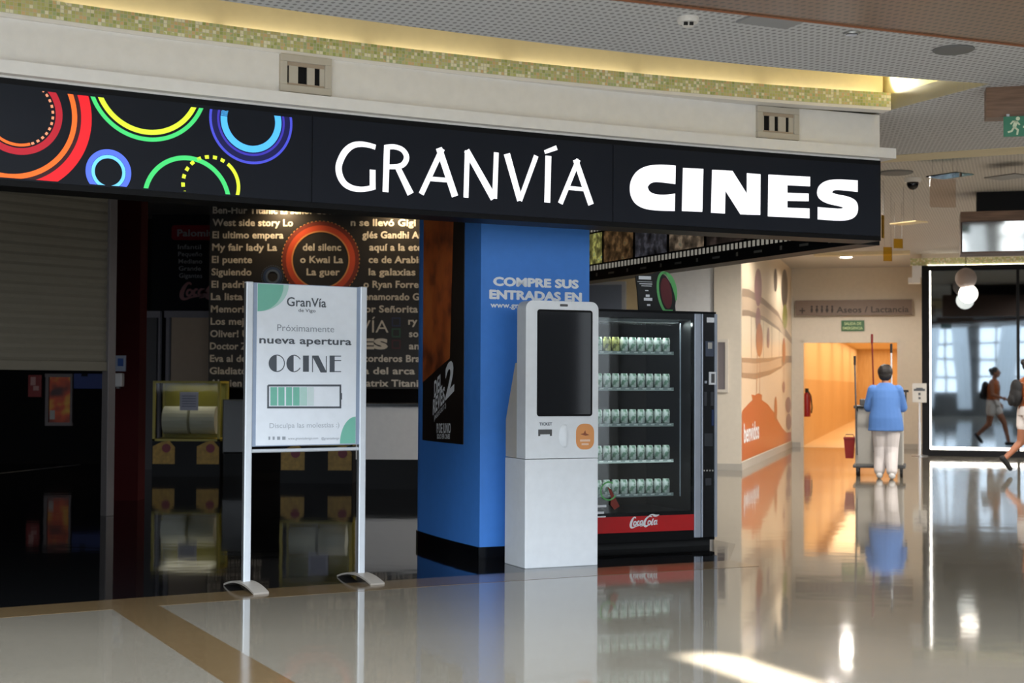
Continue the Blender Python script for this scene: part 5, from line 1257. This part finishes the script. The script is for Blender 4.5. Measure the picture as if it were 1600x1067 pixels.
for t in (0.3, 3.4):
    for q in (0.4, 2.2):
        v = rd * t + rn * q; MB().tube([(v.x, v.y, 0.06), (v.x, v.y, 0.13)], 0.01).build('hanger', M_ALU, rf)
# hanging exit sign on its wooden box
bx0 = at_z(1541, 186, 3.13); BP = Plane(bx0, R(-14))
ex = thing('hanging_exit_sign', 'green exit sign with running figure under a wooden ceiling box', 'exit sign', tuple((bx0.x, bx0.y, 3.35)), R(-14))
MB().box(0, 1.0, 0, 0.16, -0.21, 0).build('ceiling_box', M_WOOD, ex)
BQ = BP; a, b = BQ.pix(1568, 214, -0.05), BQ.pix(1640, 180, -0.05)
MB().box(a[0], b[0], -0.06, -0.035, a[1] - 3.35, b[1] - 3.35).build('plate', mat('exit_teal_green', (58, 128, 96), 0.35), ex)
mb = MB(); xf = lambda q, w_: (q, -0.062, w_)
cx_, cz = a[0] + 0.075, (a[1] + b[1]) / 2 - 3.35
mb.poly([(cx_ + 0.018 + 0.014 * math.cos(R(t)), cz + 0.052 + 0.014 * math.sin(R(t))) for t in range(0, 360, 30)], xf)
mb.stroke([(cx_ + 0.008, cz + 0.036), (cx_ - 0.006, cz - 0.005)], 0.026, xf); mb.stroke([(cx_ - 0.03, cz + 0.015), (cx_ - 0.014, cz + 0.034), (cx_ + 0.012, cz + 0.03), (cx_ + 0.03, cz + 0.008)], 0.011, xf); mb.stroke([(cx_ - 0.006, cz - 0.004), (cx_ + 0.018, cz - 0.026), (cx_ + 0.012, cz - 0.06)], 0.013, xf); mb.stroke([(cx_ - 0.006, cz - 0.004), (cx_ - 0.022, cz - 0.032), (cx_ - 0.048, cz - 0.04)], 0.013, xf)
mb.stroke([(cx_ + 0.05, cz - 0.006), (cx_ + 0.2, cz - 0.006)], 0.014, xf)
mb.build('running_figure', mat('exit_symbol', (214, 224, 190), 0.5), ex)
MB().box(a[0] + 0.02, a[0] + 0.04, -0.045, 0.0, b[1] - 3.35, b[1] - 3.33).build('bracket', M_ALU, ex)
# glossy hanging box over the walkway
gb0 = at_y(1501, 396, 18.0); GP = Plane(gb0, DA)
gb = thing('hanging_light_box', 'hanging brown box with a glossy reflecting front over the far walkway', 'light box', tuple((gb0.x, gb0.y, 3.72)), DA)
h1 = GP.pix(1501, 347)[1] - 3.72; h2 = GP.pix(1501, 331)[1] - 3.72; h0 = gb0.z - 3.72
MB().box(0, 2.4, 0.0, 0.5, h0, h2).build('casing', mat('casing_dark_brown', (70, 50, 40), 0.5), gb); MB().box(0, 2.4, -0.008, 0.0, h1, h2).build('wood_band', M_WOOD, gb)
mb = MB(); hh = (h1 - h0 - 0.024) * math.sin(R(3.6))
mb.prism([(0.0, h0 + 0.02), (-0.006, h0 + 0.02), (-0.006 - hh, h1 - 0.004), (0.0, h1 - 0.004)], lambda a, b: (0.02, a, b), lambda a, b: (2.38, a, b)); mb.build('glossy_front', mat('glossy_smoked', (150, 148, 142), 0.05, 1.0), gb)
MB().box(0.2, 2.2, 0.1, 0.4, h2, 0.0).build('mount', M_BLK, gb)
# coloured acrylic plates hanging from the ceiling
def acrylic(px0, px1, py0, py1, Y, m, label, vertical=True, rz=0.0):
    a, b = at_y(px0, py1, Y), at_y(px1, py0, Y); w_ = b.x - a.x
    o = thing('acrylic_plate', label, 'hanging plate', ((a.x + b.x) / 2, Y, a.z), rz, 'acrylic plates hanging from the far ceiling')
    if vertical: MB().box(-w_ / 2, w_ / 2, -0.006, 0.006, 0, b.z - a.z).build('plate', m, o)
    else: MB().box(-w_ * 0.36, w_ * 0.36, -0.2, 0.2, 0, 0.012).build('plate', m, o)
    for s in ((-0.4, 0.4) if vertical else (-0.3, 0.3)): MB().tube([(w_ * s, 0, (b.z - a.z) if vertical else 0.012), (w_ * s, 0, 3.712 - a.z)], 0.0015, 5).build('wire', M_CARTD, o)
acrylic(1453, 1493, 280, 324, 15.0, M_PINKA, 'clear acrylic plate hanging upright, right of the black sign')
acrylic(1455, 1513, 262, 275, 15.4, M_TEAL, 'teal acrylic plate lying flat above the clear plate', False, 0.6)
acrylic(1545, 1605, 270, 277, 15.8, mat('acrylic_grey', (120, 116, 110), 0.3), 'grey acrylic plate lying flat, right of the teal plate', False, 0.6)
acrylic(1400, 1440, 344, 349, 17.5, mat('acrylic_cream', (236, 214, 160), 0.3), 'cream acrylic plate lying flat above the yellow plates', False, 0.6)
acrylic(1376, 1383, 336, 372, 17.0, M_YELA, 'narrow yellow acrylic plate upright against the black sign', True, 0.9)
acrylic(1396, 1411, 373, 388, 19.0, M_YELA, 'yellow acrylic plate, the upper of the two small ones', True, 0.2)
acrylic(1380, 1394, 386, 408, 18.0, M_YELA, 'yellow acrylic plate hanging lowest near the passage', True, 0.2)

# ================================================================== CLEANER AND CART
cl = floor_pt(1384, 748)
CL = thing('person', 'cleaner in a blue tunic and white trousers seen from behind pushing a grey cart', 'person', tuple(cl), DA + R(4))
mb = MB()
P = dict(hipL=(-0.085, 0, 0.80), hipR=(0.085, 0.0, 0.80), kneeL=(-0.06, 0.09, 0.44), kneeR=(0.075, 0.03, 0.43), ankL=(-0.085, -0.02, 0.08), ankR=(0.075, -0.14, 0.08),
         chest=(0, 0.04, 1.16), neck=(0, 0.07, 1.30), shL=(-0.165, 0.05, 1.22), shR=(0.165, 0.05, 1.22), elL=(-0.225, 0.10, 0.98), elR=(0.235, 0.10, 0.98), wrL=(-0.17, 0.32, 0.99), wrR=(0.19, 0.32, 0.99))
for s in 'LR':
    capsule(mb, P['hip' + s], 0.09, P['knee' + s], 0.058); capsule(mb, P['knee' + s], 0.056, P['ank' + s], 0.036)
    a = Vector(P['ank' + s]); capsule(mb, a + Vector((0, -0.03, -0.035)), 0.035, a + Vector((0, 0.13, -0.05)), 0.028)
    capsule(mb, P['sh' + s], 0.05, P['el' + s], 0.04); capsule(mb, P['el' + s], 0.038, P['wr' + s], 0.027)
    w_ = Vector(P['wr' + s]); mb.ball(w_ + Vector((0, 0.05, -0.005)), (0.038, 0.05, 0.018), 12)
    sx_ = -1 if s == 'L' else 1
    for j in range(4):
        b0 = w_ + Vector((-0.028 + 0.019 * j, 0.09, -0.005)); ln = (0.028, 0.034, 0.032, 0.024)[j]
        capsule(mb, b0, 0.009, b0 + Vector((0, ln, -0.012)), 0.0085, 8); capsule(mb, b0 + Vector((0, ln, -0.012)), 0.0085, b0 + Vector((0, ln * 0.9, -0.045)), 0.008, 8)
    capsule(mb, w_ + Vector((-sx_ * 0.03, 0.03, 0)), 0.011, w_ + Vector((-sx_ * 0.055, 0.075, -0.02)), 0.009, 8)
capsule(mb, (0, 0.0, 0.86), 0.125, (0, 0.04, 1.14), 0.095); capsule(mb, P['shL'], 0.045, P['shR'], 0.045); capsule(mb, P['neck'], 0.045, (0, 0.10, 1.40), 0.046)
hc = Vector((0, 0.12, 1.455)); mb.ball(hc, (0.072, 0.088, 0.102), 20); mb.ball(hc + Vector((0, 0.03, -0.06)), (0.052, 0.055, 0.05), 14); mb.ball(hc + Vector((0, 0.095, -0.012)), (0.013, 0.02, 0.02), 10)
for s in (-1, 1): mb.ball(hc + Vector((s * 0.075, -0.005, -0.012)), (0.010, 0.02, 0.028), 10)
remesh(mb, 'body', M_SKIN, CL, 0.0075, 3)
mb = MB(); 
for s in (-1, 1): mb.ball(hc + Vector((s * 0.028, 0.083, 0.012)), (0.010, 0.006, 0.006), 8)
mb.build('eyes', M_RUB, CL); MB().ball(hc + Vector((0, 0.085, -0.05)), (0.022, 0.006, 0.006), 8).build('mouth', mat('lips', (150, 84, 76), 0.5), CL)
mb = MB(); mb.ball(hc + Vector((0, -0.02, 0.022)), (0.105, 0.102, 0.108), 20); mb.ball(hc + Vector((0, -0.055, -0.03)), (0.092, 0.06, 0.08), 16); mb.ball(hc + Vector((-0.03, -0.05, 0.07)), (0.05, 0.05, 0.05), 12); mb.ball(hc + Vector((0.035, -0.03, 0.08)), (0.05, 0.05, 0.045), 12)
remesh(mb, 'hair', M_HAIR, CL, 0.008, 2)
mb = MB()
def ell(c, rx, ry, n=20): return [(c[0] + rx * math.cos(2 * math.pi * j / n), c[1] + ry * math.sin(2 * math.pi * j / n), c[2]) for j in range(n)]
mb.loft([ell((0, 0, 0.66), 0.242, 0.175), ell((0.005, 0.0, 0.70), 0.238, 0.17), ell((0, 0.0, 0.84), 0.226, 0.162), ell((0, 0.015, 0.98), 0.196, 0.15), ell((0, 0.03, 1.12), 0.195, 0.14), ell((0, 0.045, 1.22), 0.19, 0.125), ell((0, 0.055, 1.28), 0.13, 0.1), ell((0, 0.06, 1.325), 0.075, 0.08)])
for s in 'LR': capsule(mb, P['sh' + s], 0.078, P['el' + s], 0.066)
for s in 'LR': capsule(mb, P['el' + s], 0.06, tuple(Vector(P['el' + s]).lerp(Vector(P['wr' + s]), 0.35)), 0.056)
remesh(mb, 'tunic', M_TUNIC, CL, 0.009, 4)
mb = MB()
for s in 'LR':
    capsule(mb, P['hip' + s], 0.125, tuple(Vector(P['hip' + s]).lerp(Vector(P['knee' + s]), 0.5)), 0.115); capsule(mb, tuple(Vector(P['hip' + s]).lerp(Vector(P['knee' + s]), 0.5)), 0.115, P['knee' + s], 0.1); a = Vector(P['ank' + s]); capsule(mb, P['knee' + s], 0.1, a + Vector((0, 0.0, 0.035)), 0.075)
remesh(mb, 'trousers', M_TROUS, CL, 0.009, 3)
mb = MB()
for s in 'LR':
    a = Vector(P['ank' + s]); capsule(mb, a + Vector((0, -0.04, -0.03)), 0.047, a + Vector((0, 0.14, -0.045)), 0.035)
mb.v = [(x, y, max(0.0, z)) for x, y, z in mb.v]; remesh(mb, 'shoes', M_SHOE, CL, 0.009, 2)

cc = cl + D_ * 0.72 - E_ * 0.10
CT = thing('cleaning_cart', 'tall grey cleaning cart with mops and a red bucket, pushed by the cleaner', 'cleaning cart', tuple(cc), DA)
W_ = 0.33
mb = MB(); mb.box(-W_, W_, -0.28, 0.28, 0.16, 0.96); mb.build('cabinet', M_CART, CT, bevel=0.02)
mb = MB(); mb.box(-0.012, -0.004, -0.286, -0.279, 0.2, 0.94); mb.build('door_gap', M_CARTD, CT)
for z in (0.34, 0.66): MB().box(-0.08, -0.045, -0.292, -0.28, z, z + 0.025).build('latch', M_CARTD, CT)
MB().box(-W_ - 0.02, -0.02, -0.3, 0.3, 0.96, 1.0).box(-W_ + 0.06, -0.04, -0.2, 0.25, 1.0, 1.09).build('tray_lid', M_CARTD, CT, bevel=0.01)
MB().box(-0.02, W_ + 0.02, -0.3, 0.3, 0.96, 0.99).build('top_tray', M_CART, CT, bevel=0.01)
MB().box(-W_ - 0.03, W_ + 0.03, -0.31, 0.31, 0.12, 0.165).build('base_frame', M_CARTD, CT, bevel=0.01)
mb = MB(); mb.tube([(-0.3, -0.29, 0.93), (-0.3, -0.40, 0.985), (0.3, -0.40, 0.985), (0.3, -0.29, 0.93)], 0.013, 10); mb.build('push_handle', M_RUB, CT)
for x in (-W_ + 0.03, W_ - 0.03):
    for y in (-0.26, 0.26):
        MB().box(x - 0.02, x + 0.02, y - 0.03, y + 0.03, 0.075, 0.125).build('caster_fork', M_CARTD, CT)
        mb = MB(); mb.tube([(x - 0.017, y, 0.055), (x + 0.017, y, 0.055)], 0.055, 18); mb.build('caster', M_RUB, CT)
o_ = Vector(CT.location)
def stick(name, label, px, py, dx, y, z0, m, mtip, cat='mop'):
    pc = Plane(CT.location + D_ * y, DA); a = pc.pix(px, py)
    t = thing(name, label, cat, tuple(pc.w(dx, 0, z0)), DA)
    MB().tube([(0, 0, 0), (a[0] - dx, 0, a[1] - z0 - 0.12)], 0.011, 8).build('handle', m, t); MB().tube([(a[0] - dx, 0, a[1] - z0 - 0.13), (a[0] - dx, 0, a[1] - z0)], 0.017, 8).build('grip', mtip, t)
    return t
M_MR = mat('mop_red', (112, 26, 22), 0.4)
stick('mop', 'dark handled mop standing at the left edge of the cleaning cart', 1335.5, 556, -0.30, -0.33, 0.3, M_CARTD, M_RUB)
stick('mop', 'long red handled mop standing in the cleaning cart behind the cleaner', 1362.5, 522, -0.08, 0.05, 1.092, M_MR, M_MR)
stick('mop', 'pale handled mop with black grip on the right of the cleaning cart', 1392.5, 537, 0.17, 0.0, 0.992, M_ALUW, M_RUB)
mb = MB(); mb.box(-0.06, 0.40, 0.16, 0.21, 1.19, 1.225); mb.build('cross_rail', M_RUB, CT); MB().tube([(0.36, 0.185, 0.95), (0.36, 0.185, 1.2)], 0.012).tube([(-0.03, 0.185, 1.0), (-0.03, 0.185, 1.2)], 0.012).build('rail_post', M_RUB, CT)
bk = thing('bucket', 'red bucket hanging on the left side of the cleaning cart', 'bucket', tuple(CT.location - E_ * 0.42 + Vector((0, 0, 0.24))), DA)
mb = MB(); mb.loft([[(x * k_, y * k_, z) for x, y in ((-0.075, -0.11), (0.075, -0.11), (0.075, 0.11), (-0.075, 0.11))] for k_, z in ((0.72, 0), (1.0, 0.27), (1.08, 0.275), (1.08, 0.3), (0.95, 0.3), (0.70, 0.02))]); mb.build('tub', M_BUCK, bk)
MB().tube([(-0.07, -0.0, 0.29), (-0.05, 0, 0.34), (0.05, 0, 0.34), (0.07, 0, 0.29)], 0.007).build('handle', M_CARTD, bk)

# ================================================================== WALKER AT THE RIGHT EDGE
wk = floor_pt(1606, 741)
WK = thing('person', 'person in orange top and white shorts walking past the lit shop window', 'person', tuple(wk), R(-84))   # faces local +y
mb = MB()
P = dict(hipF=(0.085, 0, 0.88), hipB=(-0.085, 0, 0.88), kneeF=(0.085, 0.20, 0.50), kneeB=(-0.085, -0.06, 0.47), ankF=(0.08, 0.30, 0.09), ankB=(-0.08, -0.30, 0.24),
         shF=(0.175, 0.02, 1.36), shB=(-0.175, 0.02, 1.36), elF=(0.22, -0.12, 1.10), elB=(-0.22, 0.06, 1.09), wrF=(0.21, 0.04, 0.92), wrB=(-0.2, 0.27, 1.02))
for s in 'FB':
    capsule(mb, P['hip' + s], 0.092, P['knee' + s], 0.06); capsule(mb, P['knee' + s], 0.058, P['ank' + s], 0.037)
    a = Vector(P['ank' + s]); fd = Vector((0, 0.13, -0.05)) if s == 'F' else Vector((0, 0.06, -0.15)); capsule(mb, a + (Vector((0, -0.03, -0.04)) if s == 'F' else Vector((0, -0.04, 0.0))), 0.034, a + fd, 0.028)
    capsule(mb, P['sh' + s], 0.05, P['el' + s], 0.04); capsule(mb, P['el' + s], 0.038, P['wr' + s], 0.027)
    w_ = Vector(P['wr' + s]); dr_ = (w_ - Vector(P['el' + s])).normalized(); sd2 = Vector((1, 0, 0)); mb.ball(w_ + dr_ * 0.045, (0.02, 0.04, 0.045), 12)
    for j in range(4):
        b0 = w_ + dr_ * 0.085 + Vector((0, -0.028 + 0.019 * j, 0)); ln = (0.03, 0.037, 0.034, 0.026)[j]; capsule(mb, b0, 0.009, b0 + dr_ * ln, 0.0085, 8); capsule(mb, b0 + dr_ * ln, 0.0085, b0 + dr_ * ln * 1.5 + Vector((0.0, 0.0, -0.02)), 0.008, 8)
    capsule(mb, w_ + dr_ * 0.03 + Vector((0, 0.03, 0)), 0.011, w_ + dr_ * 0.075 + Vector((0, 0.055, 0)), 0.009, 8)
capsule(mb, (0, 0, 0.94), 0.135, (0, 0.02, 1.27), 0.13); capsule(mb, P['shF'], 0.055, P['shB'], 0.055); capsule(mb, (0, 0.02, 1.40), 0.05, (0, 0.04, 1.50), 0.046)
hc = Vector((0, 0.06, 1.585)); mb.ball(hc, (0.072, 0.09, 0.105), 20); mb.ball(hc + Vector((0, 0.03, -0.06)), (0.052, 0.058, 0.05), 14); mb.ball(hc + Vector((0, 0.098, -0.012)), (0.013, 0.02, 0.02), 10)
for s in (-1, 1): mb.ball(hc + Vector((s * 0.075, -0.005, -0.012)), (0.010, 0.02, 0.028), 10)
remesh(mb, 'body', M_SKIN2, WK, 0.0075, 3)
mb = MB()
for s in (-1, 1): mb.ball(hc + Vector((s * 0.028, 0.086, 0.012)), (0.010, 0.006, 0.006), 8)
mb.build('eyes', M_RUB, WK); MB().ball(hc + Vector((0, 0.088, -0.05)), (0.022, 0.006, 0.006), 8).build('mouth', MATS['lips'], WK)
mb = MB(); mb.ball(hc + Vector((0, -0.022, 0.024)), (0.084, 0.095, 0.104), 20); mb.ball(hc + Vector((0, -0.075, 0.0)), (0.06, 0.06, 0.07), 14); mb.ball(hc + Vector((0, -0.11, 0.05)), (0.05, 0.05, 0.05), 14); remesh(mb, 'hair', M_HAIR, WK, 0.008, 2)
mb = MB(); mb.loft([ell((0, 0, 0.98), 0.165, 0.125), ell((0, 0.005, 1.08), 0.155, 0.12), ell((0, 0.015, 1.22), 0.172, 0.13), ell((0, 0.02, 1.33), 0.175, 0.105), ell((0, 0.02, 1.40), 0.11, 0.08), ell((0, 0.02, 1.43), 0.07, 0.065)])
remesh(mb, 'top', mat('orange_top_cloth', (176, 92, 40), 0.8), WK, 0.009, 3)
mb = MB(); mb.loft([ell((0, 0, 0.86), 0.175, 0.14), ell((0, 0, 0.94), 0.168, 0.135), ell((0, 0, 1.0), 0.155, 0.125)])
for s in 'FB': capsule(mb, P['hip' + s], 0.115, tuple(Vector(P['hip' + s]).lerp(Vector(P['knee' + s]), 0.42)), 0.098)
remesh(mb, 'shorts', mat('white_shorts_cloth', (226, 220, 218), 0.8), WK, 0.009, 3)
for s in 'FB':
    mb = MB(); a = Vector(P['ank' + s]); fd = Vector((0, 0.14, -0.05)) if s == 'F' else Vector((0, 0.07, -0.16)); capsule(mb, a + (Vector((0, -0.04, -0.035)) if s == 'F' else Vector((0, -0.045, -0.01))), 0.046, a + fd, 0.036)
    mb.v = [(x, y, max(0.0, z)) for x, y, z in mb.v]; remesh(mb, 'shoe', M_RUB, WK, 0.009, 2)
mb = MB(); mb.ball((0, -0.18, 1.14), (0.13, 0.085, 0.16), 20); mb.ball((0, -0.17, 1.26), (0.12, 0.075, 0.13), 20); mb.ball((0, -0.25, 1.08), (0.09, 0.04, 0.09), 14)
remesh(mb, 'backpack', mat('black_bag_cloth', (22, 22, 24), 0.8), WK, 0.012, 6)
